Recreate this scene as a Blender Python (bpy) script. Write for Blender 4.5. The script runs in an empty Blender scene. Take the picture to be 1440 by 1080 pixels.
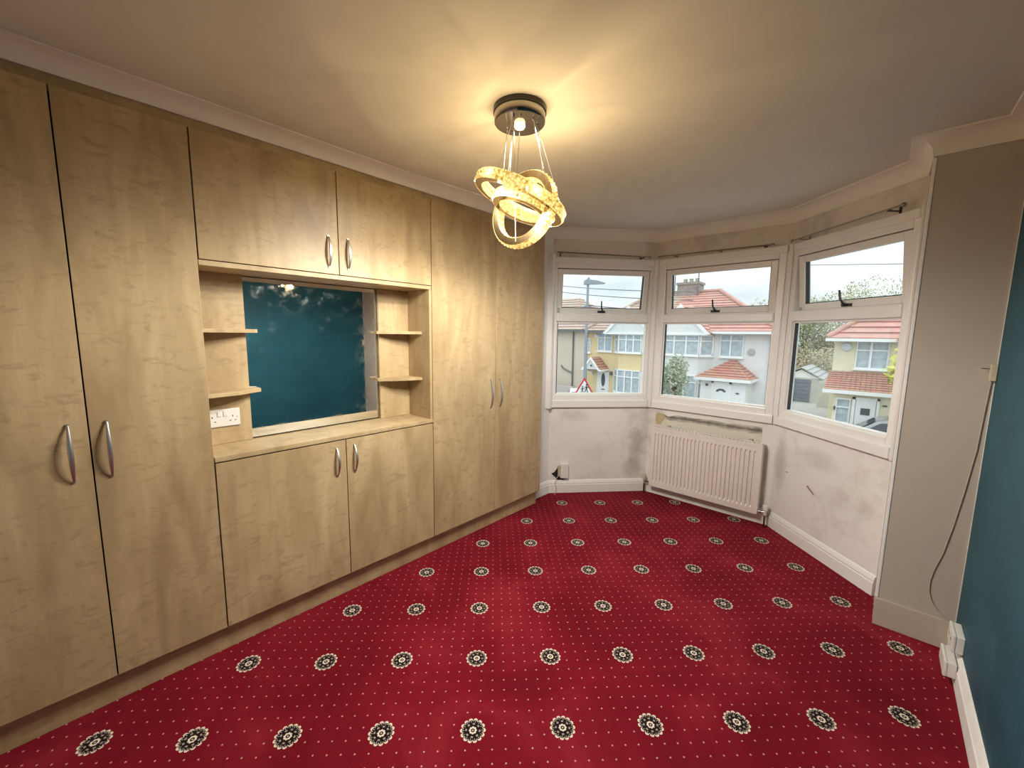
import bpy, bmesh, math, random
from mathutils import Vector, Matrix
random.seed(7)
SC = bpy.context.scene
COL = SC.collection
PI = math.pi

# ------------------------------------------------------------------ camera, sky, sun, exposure
cam_d = bpy.data.cameras.new('camera'); cam = bpy.data.objects.new('camera', cam_d); COL.objects.link(cam)
cam_d.sensor_width = 36.0; cam_d.lens = 565.79 / 1440 * 36; cam_d.clip_start = .02; cam_d.clip_end = 400
def cam_axes(pitch, yaw, roll):
    fw = Vector((-math.sin(yaw)*math.cos(pitch), math.cos(yaw)*math.cos(pitch), -math.sin(pitch)))
    r = Vector((math.cos(yaw), math.sin(yaw), 0)); u = r.cross(fw); c, s = math.cos(roll), math.sin(roll)
    return c*r + s*u, -s*r + c*u, fw
_r, _u, _f = cam_axes(math.radians(7.129), math.radians(42.534), math.radians(.729))
CAM = Vector((2.12, 0, 1.5))
cam.matrix_world = Matrix(((_r.x, _u.x, -_f.x, CAM.x), (_r.y, _u.y, -_f.y, CAM.y), (_r.z, _u.z, -_f.z, CAM.z), (0, 0, 0, 1)))
SC.camera = cam

SKY_STRENGTH = 1.12
SUN_STRENGTH = 0.0
LAMP_W = 22.0          # warm LEDs round the crystal rings
SPOT_W = 168.0         # whiter spots shining down: lens in the plate, added fill under the large ring
SC.view_settings.view_transform = 'Standard'; SC.view_settings.look = 'None'
SC.view_settings.gamma = 1.0; SC.view_settings.use_curve_mapping = False
SC.view_settings.exposure = 0.0
try: SC.cycles.sample_clamp_indirect = 4.0
except Exception: pass

world = bpy.data.worlds.new('overcast_sky'); SC.world = world; world.use_nodes = True
_n = world.node_tree; _n.nodes.clear()
def wn(t): return _n.nodes.new(t)
_tc = wn('ShaderNodeTexCoord'); _mp = wn('ShaderNodeMapping'); _mp.inputs['Scale'].default_value = (2.0, 2.0, 9.0)
_nz = wn('ShaderNodeTexNoise'); _nz.inputs['Scale'].default_value = 1.6; _nz.inputs['Detail'].default_value = 5
_rp = wn('ShaderNodeValToRGB'); _rp.color_ramp.elements[0].position = .35; _rp.color_ramp.elements[1].position = .62
_rp.color_ramp.elements[0].color = (.66, .74, .78, 1); _rp.color_ramp.elements[1].color = (.93, .98, .98, 1)
# overcast sky: luminance rises from the horizon to the zenith as 1 + 2 sin(elevation), the same all round
_sx = wn('ShaderNodeSeparateXYZ'); _mx = wn('ShaderNodeMath'); _mx.operation = 'MAXIMUM'; _mx.inputs[1].default_value = 0.0
_ma = wn('ShaderNodeMath'); _ma.operation = 'MULTIPLY_ADD'; _ma.inputs[1].default_value = 2.0 * SKY_STRENGTH; _ma.inputs[2].default_value = SKY_STRENGTH
_n.links.new(_tc.outputs['Generated'], _sx.inputs[0]); _n.links.new(_sx.outputs[2], _mx.inputs[0]); _n.links.new(_mx.outputs[0], _ma.inputs[0])
_bg = wn('ShaderNodeBackground'); _n.links.new(_ma.outputs[0], _bg.inputs['Strength']); _wo = wn('ShaderNodeOutputWorld')
_n.links.new(_tc.outputs['Generated'], _mp.inputs[0]); _n.links.new(_mp.outputs[0], _nz.inputs['Vector'])
_n.links.new(_nz.outputs[0], _rp.inputs[0]); _n.links.new(_rp.outputs[0], _bg.inputs[0]); _n.links.new(_bg.outputs[0], _wo.inputs[0])

sun_d = bpy.data.lights.new('sun', 'SUN'); sun_d.energy = SUN_STRENGTH; sun_d.angle = math.radians(40); sun_d.color = (1, .97, .92)
sun = bpy.data.objects.new('sun', sun_d); COL.objects.link(sun)
sun.rotation_euler = Vector((-.25, 1, -.75)).to_track_quat('-Z', 'Y').to_euler(); sun.location = (0, -20, 30)

# ------------------------------------------------------------------ helpers: geometry
WL = {}
class G:
    def __init__(s, T=None): s.v = []; s.f = []; s.T = T
    def _a(s, pts, faces):
        b = len(s.v)
        for p in pts: s.v.append(s.T(*p) if s.T else tuple(p))
        for f in faces: s.f.append([b + i for i in f])
        return s
    def box(s, x0, x1, y0, y1, z0, z1):
        return s._a([(x0,y0,z0),(x1,y0,z0),(x1,y1,z0),(x0,y1,z0),(x0,y0,z1),(x1,y0,z1),(x1,y1,z1),(x0,y1,z1)],
                    [(0,3,2,1),(4,5,6,7),(0,1,5,4),(1,2,6,5),(2,3,7,6),(3,0,4,7)])
    def prism(s, poly, a0, a1, axis='z'):
        n = len(poly)
        def P(p, a): return {'z': (p[0],p[1],a), 'y': (p[0],a,p[1]), 'x': (a,p[0],p[1])}[axis]
        return s._a([P(p,a0) for p in poly] + [P(p,a1) for p in poly],
                    [tuple(range(n))[::-1], tuple(range(n,2*n))] + [(i,(i+1)%n,n+(i+1)%n,n+i) for i in range(n)])
    def tube(s, pts, r, n=8, caps=True):
        pts = [Vector(p) for p in pts]; R = r if isinstance(r, (list,tuple)) else [r]*len(pts)
        vs = []; fs = []; up = Vector((0,0,1))
        for i, p in enumerate(pts):
            d = (pts[min(i+1,len(pts)-1)] - pts[max(i-1,0)]).normalized()
            a = d.cross(up if abs(d.z) < .95 else Vector((1,0,0))).normalized(); b = d.cross(a)
            for k in range(n):
                t = 2*PI*k/n; vs.append(tuple(p + R[i]*(math.cos(t)*a + math.sin(t)*b)))
        for i in range(len(pts)-1):
            for k in range(n):
                k2 = (k+1)%n; fs.append((i*n+k, i*n+k2, (i+1)*n+k2, (i+1)*n+k))
        if caps: fs.append(tuple(range(n))[::-1]); fs.append(tuple((len(pts)-1)*n+k for k in range(n)))
        return s._a(vs, fs)
    def lathe(s, prof, c, n=32, M=None):
        vs = []; fs = []
        for r, z in prof:
            for k in range(n):
                t = 2*PI*k/n; p = Vector((r*math.cos(t), r*math.sin(t), z))
                if M: p = M @ p
                vs.append((c[0]+p.x, c[1]+p.y, c[2]+p.z))
        m = len(prof)
        for i in range(m-1):
            for k in range(n):
                k2 = (k+1)%n; fs.append((i*n+k, i*n+k2, (i+1)*n+k2, (i+1)*n+k))
        fs.append(tuple(range(n))[::-1]); fs.append(tuple((m-1)*n+k for k in range(n)))
        return s._a(vs, fs)

def mesh(g, name, bevel=0, smooth=False, off=(0,0,0)):
    me = bpy.data.meshes.new(name)
    o = Vector(off); me.from_pydata([tuple(Vector(v) - o) for v in g.v], [], g.f)
    bm = bmesh.new(); bm.from_mesh(me)
    bmesh.ops.recalc_face_normals(bm, faces=bm.faces)
    if bevel:
        es = [e for e in bm.edges if len(e.link_faces) == 2 and e.calc_face_angle(0) > .5]
        bmesh.ops.bevel(bm, geom=es, offset=bevel, segments=2, profile=.6, affect='EDGES', clamp_overlap=True)
    if smooth:
        for f in bm.faces: f.smooth = True
    bm.to_mesh(me); bm.free()
    if smooth:
        try: me.set_sharp_from_angle(angle=math.radians(40))
        except Exception: pass
    return me
def obj(name, g, m, parent=None, bevel=0, smooth=False, label=None, cat=None, group=None, kind=None, loc=None, me=None):
    """one mesh object; vertices are given in world coordinates"""
    base = Vector(loc) if loc is not None else (WL[parent.name] if parent else Vector((0,0,0)))
    me = me or mesh(g, name, bevel, smooth, base)
    if m and not me.materials: me.materials.append(m)
    o = bpy.data.objects.new(name, me); COL.objects.link(o)
    if parent: o.parent = parent; o.location = base - WL[parent.name]
    else: o.location = base
    WL[o.name] = base.copy()
    tag(o, label, cat, group, kind)
    return o
def tag(o, label=None, cat=None, group=None, kind=None):
    if label: o['label'] = label
    if cat: o['category'] = cat
    if group: o['group'] = group
    if kind: o['kind'] = kind
    return o
def thing(name, loc, label, cat, group=None, kind=None):
    o = bpy.data.objects.new(name, None); COL.objects.link(o); o.location = loc; o.empty_display_size = .1
    WL[o.name] = Vector(loc); tag(o, label, cat, group, kind); return o
def struct(name, g, m, parent=None, **k):
    return obj(name, g, m, parent, kind=None if parent else 'structure', **k)

# ------------------------------------------------------------------ helpers: materials
class E:  # tiny math-node expression
    def __init__(s, nt, sock): s.nt = nt; s.k = sock
    def _op(s, op, o=None, o2=None):
        n = s.nt.nodes.new('ShaderNodeMath'); n.operation = op
        for i, v in enumerate((s, o, o2)):
            if v is None: continue
            if isinstance(v, E): s.nt.links.new(v.k, n.inputs[i])
            else: n.inputs[i].default_value = v
        return E(s.nt, n.outputs[0])
    def __add__(s, o): return s._op('ADD', o)
    def __sub__(s, o): return s._op('SUBTRACT', o)
    def __mul__(s, o): return s._op('MULTIPLY', o)
    def __truediv__(s, o): return s._op('DIVIDE', o)
    def lt(s, o): return s._op('LESS_THAN', o)
    def gt(s, o): return s._op('GREATER_THAN', o)
    def f(s, op, *a): return s._op(op, *a)
class M:
    def __init__(s, name):
        s.m = bpy.data.materials.new(name); s.m.use_nodes = True; s.nt = s.m.node_tree
        s.b = s.nt.nodes['Principled BSDF']; s.out = s.nt.nodes['Material Output']
    def n(s, t, **k):
        x = s.nt.nodes.new(t)
        for a, v in k.items(): setattr(x, a, v)
        return x
    def l(s, a, b): s.nt.links.new(a, b)
    def coord(s, scale=(1,1,1), rand=0, kind='Object'):
        t = s.n('ShaderNodeTexCoord'); mp = s.n('ShaderNodeMapping'); mp.inputs['Scale'].default_value = scale
        s.l(t.outputs[kind], mp.inputs[0])
        if rand:
            oi = s.n('ShaderNodeObjectInfo'); cx = s.n('ShaderNodeCombineXYZ')
            e = E(s.nt, oi.outputs['Random'])
            for i, k in enumerate((37.0, 91.0, 53.0)): s.l((e*(k*rand)).k, cx.inputs[i])
            s.l(cx.outputs[0], mp.inputs['Location'])
        return mp.outputs[0]
    def noise(s, vec, scale, detail=3, rough=.5, dist=0):
        x = s.n('ShaderNodeTexNoise'); x.inputs['Scale'].default_value = scale; x.inputs['Detail'].default_value = detail
        x.inputs['Roughness'].default_value = rough; x.inputs['Distortion'].default_value = dist; s.l(vec, x.inputs['Vector']); return x.outputs[0]
    def ramp(s, fac, stops):
        r = s.n('ShaderNodeValToRGB'); cr = r.color_ramp
        while len(cr.elements) > 1: cr.elements.remove(cr.elements[-1])
        cr.elements[0].position = stops[0][0]; cr.elements[0].color = (*stops[0][1], 1)
        for p, c in stops[1:]: e = cr.elements.new(p); e.color = (*c, 1)
        s.l(fac, r.inputs[0]); return r.outputs[0]
    def mix(s, fac, a, b, mode='MIX'):
        x = s.n('ShaderNodeMix', data_type='RGBA', blend_type=mode)
        for sock, v in ((x.inputs[0], fac), (x.inputs[6], a), (x.inputs[7], b)):
            if isinstance(v, E): s.l(v.k, sock)
            elif isinstance(v, bpy.types.NodeSocket): s.l(v, sock)
            elif isinstance(v, (int, float)): sock.default_value = v
            else: sock.default_value = (*v, 1)
        return x.outputs[2]
    def col(s, c):
        if isinstance(c, bpy.types.NodeSocket): s.l(c, s.b.inputs['Base Color'])
        else: s.b.inputs['Base Color'].default_value = (*c, 1)
        return s
    def set(s, **k):
        for a, v in k.items(): s.b.inputs[a.replace('_', ' ')].default_value = v
        return s
    def bump(s, h, strength=.2, dist=.005):
        x = s.n('ShaderNodeBump'); x.inputs['Strength'].default_value = strength; x.inputs['Distance'].default_value = dist
        s.l(h, x.inputs['Height']); s.l(x.outputs[0], s.b.inputs['Normal']); return s
def plain(name, c, rough=.5, metal=0, var=.06, scale=12, spec=.5, bump=0):
    m = M(name); v = m.coord((1,1,1), 1); nz = m.noise(v, scale, 4)
    m.col(m.mix(nz, tuple(x*(1-var*2) for x in c), tuple(min(1,x*(1+var)) for x in c)))
    m.set(Roughness=rough, Metallic=metal, Specular_IOR_Level=spec)
    if bump: m.bump(nz, bump)
    return m.m

def wood_mat(name, tone=1.0):
    m = M(name)
    v = m.coord((9, 9, .9), 1)
    big = m.noise(m.coord((3.2, 3.2, .8), 1), 2.2, 3, .55, .6)
    streak = m.noise(v, 6, 5, .6, .2)
    fine = m.noise(m.coord((60, 60, 3.0), 1), 7, 2)
    fig = m.noise(m.coord((1.5, 4.0, 9), 1), 3.0, 4, .6, 1.2)
    t = lambda a: tuple(x*tone for x in a)
    c = m.ramp(big, [(.28, t((.345, .250, .128))), (.5, t((.465, .348, .188))), (.70, t((.54, .418, .238)))])
    c = m.mix((E(m.nt, streak)-.35)*.7, c, t((.32, .22, .118)))
    c = m.mix(E(m.nt, fig).f('MULTIPLY_ADD', 3.6, -1.95).f('MAXIMUM', 0.0).f('MINIMUM', .5), c, t((.29, .20, .11)))
    c = m.mix((E(m.nt, fine)-.4)*.3, c, t((.30, .205, .118)))
    m.col(c).set(Roughness=.42, Specular_IOR_Level=.35).bump(fine, .04, .001)
    return m.m
WOOD = wood_mat('maple_laminate')
CARC = wood_mat('maple_carcass', .9)
EDGE = plain('maple_edging', (.62, .47, .30), .5)
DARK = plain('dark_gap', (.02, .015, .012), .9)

def wall_paint(name, c, dirt=(.30, .25, .20), amount=.5, lo=.52):
    m = M(name); a = m.noise(m.coord((1,1,.8)), 2.3, 6, .62, .4); b = m.noise(m.coord((1,1,1)), 9, 5, .6); f = m.noise(m.coord(), 120, 2)
    e = (E(m.nt, a)*.65 + E(m.nt, b)*.35 - lo) * (amount*5)
    m.col(m.mix(e.f('MAXIMUM', 0.0).f('MINIMUM', amount), c, dirt)).set(Roughness=.8, Specular_IOR_Level=.25).bump(f, .08, .002)
    return m.m
WALLW = wall_paint('grubby_white_wall', (.78, .76, .73), (.38, .33, .28), .55, .50)
def stained_wall(name, spots):
    m = M(name); a = m.noise(m.coord((1,1,.8)), 2.3, 6, .62, .4); b = m.noise(m.coord((1,1,1)), 9, 5, .6); f = m.noise(m.coord(), 120, 2)
    c = m.mix(((E(m.nt, a)*.65 + E(m.nt, b)*.35 - .50)*2.75).f('MAXIMUM', 0.0).f('MINIMUM', .5), (.78, .76, .73), (.38, .33, .28))
    tc = m.n('ShaderNodeTexCoord'); sp = m.n('ShaderNodeSeparateXYZ'); m.l(tc.outputs['Object'], sp.inputs[0])
    X, Y, Z = (E(m.nt, o) for o in sp.outputs)
    for (x, y, z, rx, rz, k) in spots:           # soft-edged damp or soot marks at fixed places on the wall
        d = ((X-x)*(X-x) + (Y-y)*(Y-y))/(rx*rx) + (Z-z)*(Z-z)/(rz*rz)
        q = ((d*-1.0 + 1.0) + (E(m.nt, b)-.5)*1.6).f('MAXIMUM', 0.0).f('MINIMUM', 1.0)
        c = m.mix(q*k, c, (.24, .20, .165))
    m.col(c).set(Roughness=.8, Specular_IOR_Level=.25).bump(f, .08, .002); return m.m
WALLL = stained_wall('stained_left_bay_wall', [(.455, 3.585, .42, .085, .27, .42), (.43, 3.56, .22, .12, .12, .35), (.05, 3.13, .74, .16, .07, .30), (.20, 3.30, .40, .20, .10, .12)])
WALLR = stained_wall('stained_right_bay_wall', [(1.62, 3.62, .55, .07, .28, .38), (1.85, 3.40, .66, .20, .09, .28), (2.0, 3.26, .45, .16, .10, .15)])
WALLU = wall_paint('upper_bay_plaster', (.68, .63, .56), (.26, .20, .14), .65, .48)
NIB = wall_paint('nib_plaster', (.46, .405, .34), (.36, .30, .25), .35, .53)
CEIL = wall_paint('ceiling_paint', (.655, .645, .565), (.50, .475, .39), .35, .5)
COVE = wall_paint('coving_paint', (.76, .735, .66), (.42, .36, .29), .35, .54)
SKIRT = wall_paint('skirting_gloss', (.80, .79, .77), (.42, .36, .30), .3, .55)
PVC = plain('white_upvc', (.82, .81, .785), .32, 0, .04, 5)
PVCD = plain('upvc_gasket', (.025, .028, .03), .6)
WHITE = plain('white_plastic', (.78, .76, .72), .35, 0, .05)
CREAM = plain('old_cream_plastic', (.58, .50, .36), .5, 0, .15, 30)
def teal_mat():
    m = M('teal_paint'); a = m.noise(m.coord((1, .8, 1.6)), 2.0, 5, .6); s_ = m.noise(m.coord((1, 7, 2.5)), 3.0, 4, .6)
    c = m.ramp(a, [(.3, (.008, .060, .088)), (.7, (.014, .092, .126))])
    c = m.mix(E(m.nt, s_).f('MULTIPLY_ADD', 4.0, -2.5).f('MAXIMUM', 0.0).f('MINIMUM', .22), c, (.10, .22, .25))
    m.col(c).set(Roughness=.5, Specular_IOR_Level=.22).bump(m.noise(m.coord(), 60, 3), .1, .002); return m.m
TEAL = teal_mat()
STEEL = plain('brushed_steel', (.60, .59, .57), .40, 1, .1, 40)
CHROME = plain('smoked_chrome', (.36, .33, .30), .12, 1, .04)
BLACK = plain('black_metal', (.02, .02, .022), .4, 0, .1)
BRASSD = plain('tarnished_rail', (.30, .25, .19), .3, 1, .2, 60)
RAD = plain('radiator_enamel', (.78, .715, .66), .35, 0, .03, 4)
CABLE = plain('cable_sheath', (.50, .45, .38), .6)

def glass_mat(name, tint=(.96, .98, .98), refl=.06, rough=.0):
    m = M(name); nt = m.nt; nt.nodes.remove(m.b)
    tr = m.n('ShaderNodeBsdfTransparent'); tr.inputs[0].default_value = (*tint, 1)
    gl = m.n('ShaderNodeBsdfGlossy'); gl.inputs['Roughness'].default_value = rough
    lw = m.n('ShaderNodeLayerWeight'); lw.inputs[0].default_value = .5
    fr = (E(nt, lw.outputs['Facing']).f('POWER', 5.0)*.9 + refl*.6)
    mx = m.n('ShaderNodeMixShader'); m.l(fr.k, mx.inputs[0]); m.l(tr.outputs[0], mx.inputs[1]); m.l(gl.outputs[0], mx.inputs[2])
    m.l(mx.outputs[0], m.out.inputs[0]); return m.m
GLASS = glass_mat('window_glass')
HGLASS = glass_mat('house_glass', (.92, .95, .97))
def mirror_mat():
    m = M('mirror_silver'); nz = m.noise(m.coord((1, 5, 5)), 3, 5, .65)
    r = m.n('ShaderNodeMapRange'); m.l(nz, r.inputs[0]); r.inputs[1].default_value = .45; r.inputs[2].default_value = .8; r.inputs[3].default_value = .02; r.inputs[4].default_value = .16
    m.l(r.outputs[0], m.b.inputs['Roughness']); m.col((.86, .89, .88)).set(Metallic=1.0); return m.m
MIRROR = mirror_mat()

# carpet: red ground, lattice of scalloped medallions and small pale dots
CA, CANG, COX, COY = .3439, math.radians(45.15), .1359, -.0656
def carpet_mat():
    m = M('red_medallion_carpet'); nt = m.nt
    tc = m.n('ShaderNodeTexCoord'); sp = m.n('ShaderNodeSeparateXYZ'); m.l(tc.outputs['Object'], sp.inputs[0])
    x = E(nt, sp.outputs[0]) - COX; y = E(nt, sp.outputs[1]) - COY
    c, s_ = math.cos(CANG)/CA, math.sin(CANG)/CA
    u = x*c + y*s_; v = y*c - x*s_
    fu = (u + 100.5).f('FRACT') - .5; fv = (v + 100.5).f('FRACT') - .5
    r = (fu*fu + fv*fv).f('SQRT'); th = fv.f('ARCTAN2', fu)
    lobe = (th*7.0).f('COSINE').f('ABSOLUTE')                     # 14 lobes
    Ro = lobe*.020 + .122
    inner = Ro - .019
    motif = r.lt(Ro); rim = motif * r.gt(inner)
    # dark notches cut into the rim between petals
    notch = lobe.lt(.33) * r.gt(.112)
    petal = r.gt(.092) * r.lt(inner) * (th*7.0).f('SINE').f('ABSOLUTE').lt(.30)
    d8 = (th*4.0 + .4).f('COSINE').f('ABSOLUTE').gt(.80) * r.gt(.066) * r.lt(.084)
    ring = r.gt(.022) * r.lt((th*4.0).f('COSINE').f('ABSOLUTE')*.009 + .036)
    core = r.lt(.009)
    cream = rim*(lobe.f('MULTIPLY', 0.0) + 1.0) - rim*notch
    cream = cream.f('MAXIMUM', petal*.4).f('MAXIMUM', d8*.5).f('MAXIMUM', ring).f('MAXIMUM', core*.8)
    du = (u*7.0 + 700.0).f('FRACT') - .5; dv = (v*7.0 + 700.0).f('FRACT') - .5
    # dots sit on the half steps of the 7x7 grid
    dot = (du*du + dv*dv).f('SQRT').lt(.066) * r.gt(.16)
    vec = m.coord(); pile = m.noise(vec, 420, 2); wear = m.noise(vec, 2.1, 5, .6, .5); w2 = m.noise(vec, 7, 4)
    red = m.ramp(wear, [(.32, (.140, .004, .010)), (.5, (.185, .006, .015)), (.66, (.245, .014, .025))])
    red = m.mix((E(nt, w2)-.45)*.7, red, (.15, .003, .009))
    red = m.mix((E(nt, pile)-.4)*.6, red, (.13, .002, .007))
    creamc = m.mix((E(nt, pile)-.3)*.9, (.80, .70, .58), (.52, .42, .32))
    cc = m.mix(motif, red, (.014, .008, .009)); cc = m.mix(cream, cc, creamc)
    cc = m.mix(dot*.65, cc, (.78, .44, .41))
    m.col(cc).set(Roughness=.95, Specular_IOR_Level=.1).bump(pile, .35, .004)
    try: m.set(Sheen_Weight=.04, Sheen_Roughness=.5); m.b.inputs['Sheen Tint'].default_value = (1, .45, .4, 1)
    except Exception: pass
    return m.m
CARPET = carpet_mat()

# ------------------------------------------------------------------ the room shell
HC = 2.42                                        # ceiling
PA, PB, PC, PD = (-.112, 2.955), (.53, 3.67), (1.567, 3.67), (2.215, 3.062)
YB = -1.3                                        # back of the room
room = [(-.62, YB), (2.5, YB), (2.5, 2.77), (2.215, 2.77), PD, PC, PB, PA, (-.112, 2.70), (-.62, 2.70)]
struct('floor', G().prism(room, -.12, 0), CARPET)
out = [(-.9, YB-.2), (2.8, YB-.2), (2.8, 3.0), (2.5, 3.35), (1.72, 4.0), (.38, 4.0), (-.4, 3.2), (-.9, 3.0)]
def hc(y): t = min(1, max(0, (y-1.25)/1.35)); return 2.387 + (HC-2.387)*t*t*(3-2*t)      # old ceiling, a little lower over the room than in the bay
def inside(x, y, poly):
    r = False
    for i in range(len(poly)):
        (x0, y0), (x1, y1) = poly[i], poly[i-1]
        if (y0 > y) != (y1 > y) and x < (x1-x0)*(y-y0)/(y1-y0) + x0: r = not r
    return r
cg = G(); st = .1; vid = {}
def cv(i, j, top):
    k = (i, j, top)
    if k not in vid: vid[k] = len(cg.v); y = YB-.2+j*st; cg.v.append((-.9+i*st, y, HC+.15 if top else hc(y)))
    return vid[k]
cells = {(i, j) for i in range(37) for j in range(56) if inside(-.9+(i+.5)*st, YB-.2+(j+.5)*st, out)}
for i, j in cells:
    cg.f.append([cv(i,j,0), cv(i,j+1,0), cv(i+1,j+1,0), cv(i+1,j,0)]); cg.f.append([cv(i,j,1), cv(i+1,j,1), cv(i+1,j+1,1), cv(i,j+1,1)])
    for (di, dj), (a, b) in (((-1,0), ((i,j),(i,j+1))), ((1,0), ((i+1,j),(i+1,j+1))), ((0,-1), ((i,j),(i+1,j))), ((0,1), ((i,j+1),(i+1,j+1)))):
        if (i+di, j+dj) not in cells: cg.f.append([cv(*a,0), cv(*b,0), cv(*b,1), cv(*a,1)])
struct('ceiling', cg, CEIL, smooth=True)
struct('wall_left', G().box(-.80, -.62, YB, 2.70, 0, HC), WALLW)
struct('wall_right', G().box(2.5, 2.68, YB, 2.77, 0, HC), TEAL)
struct('wall_back', G().box(-.80, 2.68, YB-.15, YB, 0, HC), WALLW)
struct('wall_front_left', G().box(-.80, -.112, 2.70, 2.955, 0, HC), SKIRT)
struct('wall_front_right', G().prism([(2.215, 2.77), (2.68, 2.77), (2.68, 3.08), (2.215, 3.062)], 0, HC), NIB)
struct('wall_bulkhead', G().box(-.62, -.004, YB, 2.695, 2.342, HC), COVE)

def facet(a, b):
    a = Vector((*a, 0)); b = Vector((*b, 0)); d = (b-a).normalized(); n = Vector((d.y, -d.x, 0))
    T = lambda u, w, z: tuple(a + d*u + n*w + Vector((0,0,z)))
    return T, (b-a).length, d, n
FL, FM, FR = facet(PA, PB), facet(PB, PC), facet(PC, PD)
ZS, ZH = .83, 2.15
TH = .16
def off_pts(T, L, ea, eb):                        # plan quad of a facet wall, outer corners extended by the mitre
    return [T(0,0,0)[:2], T(L,0,0)[:2], T(L+eb,-TH,0)[:2], T(-ea,-TH,0)[:2]]
mit = TH*math.tan(math.radians(22))
for nm, (T, L, d, n), ea, eb in (('bay_left', FL, .0, mit), ('bay_centre', FM, mit, mit), ('bay_right', FR, mit, .0)):
    q = off_pts(T, L, ea, eb)
    struct('wall_'+nm, G().prism(q, 0, ZS), {'bay_left': WALLL, 'bay_right': WALLR}.get(nm, WALLW))
    struct('wall_'+nm+'_head', G().prism(q, ZH, HC), WALLU)

# coving along the ceiling
path = [(0, YB), (0, 1.25), (0, 1.6), (0, 1.9), (0, 2.2), (0, 2.70), (-.112, 2.70), PA, PB, PC, PD, (2.215, 2.77), (2.5, 2.77), (2.5, 2.2), (2.5, 1.9), (2.5, 1.6), (2.5, 1.25), (2.5, YB)]
def offset_path(path, o):
    res = []
    for i, p in enumerate(path):
        p = Vector(p); ns = []
        if i > 0: e = (p - Vector(path[i-1])).normalized(); ns.append(Vector((e.y, -e.x)))
        if i < len(path)-1: e = (Vector(path[i+1]) - p).normalized(); ns.append(Vector((e.y, -e.x)))
        if len(ns) == 1: res.append(p + ns[0]*o)
        else:
            b = (ns[0]+ns[1]).normalized(); res.append(p + b*(o/max(.3, b.dot(ns[0]))))
    return res
def sweep(path, prof):                           # prof: (offset into room, z)
    g = G(); m = len(prof); rings = [offset_path(path, o) for o, z in prof]
    vs = [(rings[j][i].x, rings[j][i].y, prof[j][1]) for i in range(len(path)) for j in range(m)]
    fs = [(i*m+j, i*m+(j+1)%m, (i+1)*m+(j+1)%m, (i+1)*m+j) for i in range(len(path)-1) for j in range(m)]
    fs += [tuple(range(m)), tuple((len(path)-1)*m+j for j in range(m))[::-1]]
    return g._a(vs, fs)
R_ = .072
prof = [(0, HC), (0, 2.338), (.006, 2.336)] + [(.008+R_*(1-math.cos(t)), 2.340+R_*math.sin(t)) for t in [k*PI/2/7 for k in range(8)]] + [(.084, HC-.008), (.086, HC)]
cvg = sweep(path, prof)
cvg.v = [(x, y, 2.336 + (z-2.336)*(hc(y)+.001-2.336)/(HC-2.336)) for x, y, z in cvg.v]
struct('trim_1', cvg, COVE, smooth=True)

# skirting boards
SKP = [(0, 0), (.018, 0), (.018, .078), (.014, .084), (.016, .092), (.012, .104), (.006, .118), (0, .122)]
def skirt(name, path, mat=SKIRT): struct(name, sweep(path, SKP), mat)
skirt('baseboard_left', [(-.112, 2.702), PA])
skirt('baseboard_bay_left', [PA, PB]); skirt('baseboard_bay_centre', [PB, PC]); skirt('baseboard_bay_right', [PC, PD])
skirt('baseboard_right', [(2.5, 2.752), (2.5, YB)])
struct('baseboard_front_right', G().prism([(2.212, 2.752), (2.499, 2.752), (2.499, 2.77), (2.2149, 2.77), (2.2149, 2.83), (2.212, 2.83)], 0, .143), NIB, bevel=.002)
struct('trim_2', G().box(2.209, 2.222, 2.766, 2.776, .144, 2.33), SKIRT, bevel=.003)      # pale arris bead of the nib corner
# ragged pale edge where the teal paint stops
g = G(); zz = .15
while zz < 2.33:
    h = random.uniform(.03, .09); w = random.uniform(.002, .006); g.box(2.5-.0015, 2.5001, 2.77-w, 2.7701, zz, min(zz+h, 2.334)); zz += h
struct('trim_3', g, SKIRT)

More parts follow.
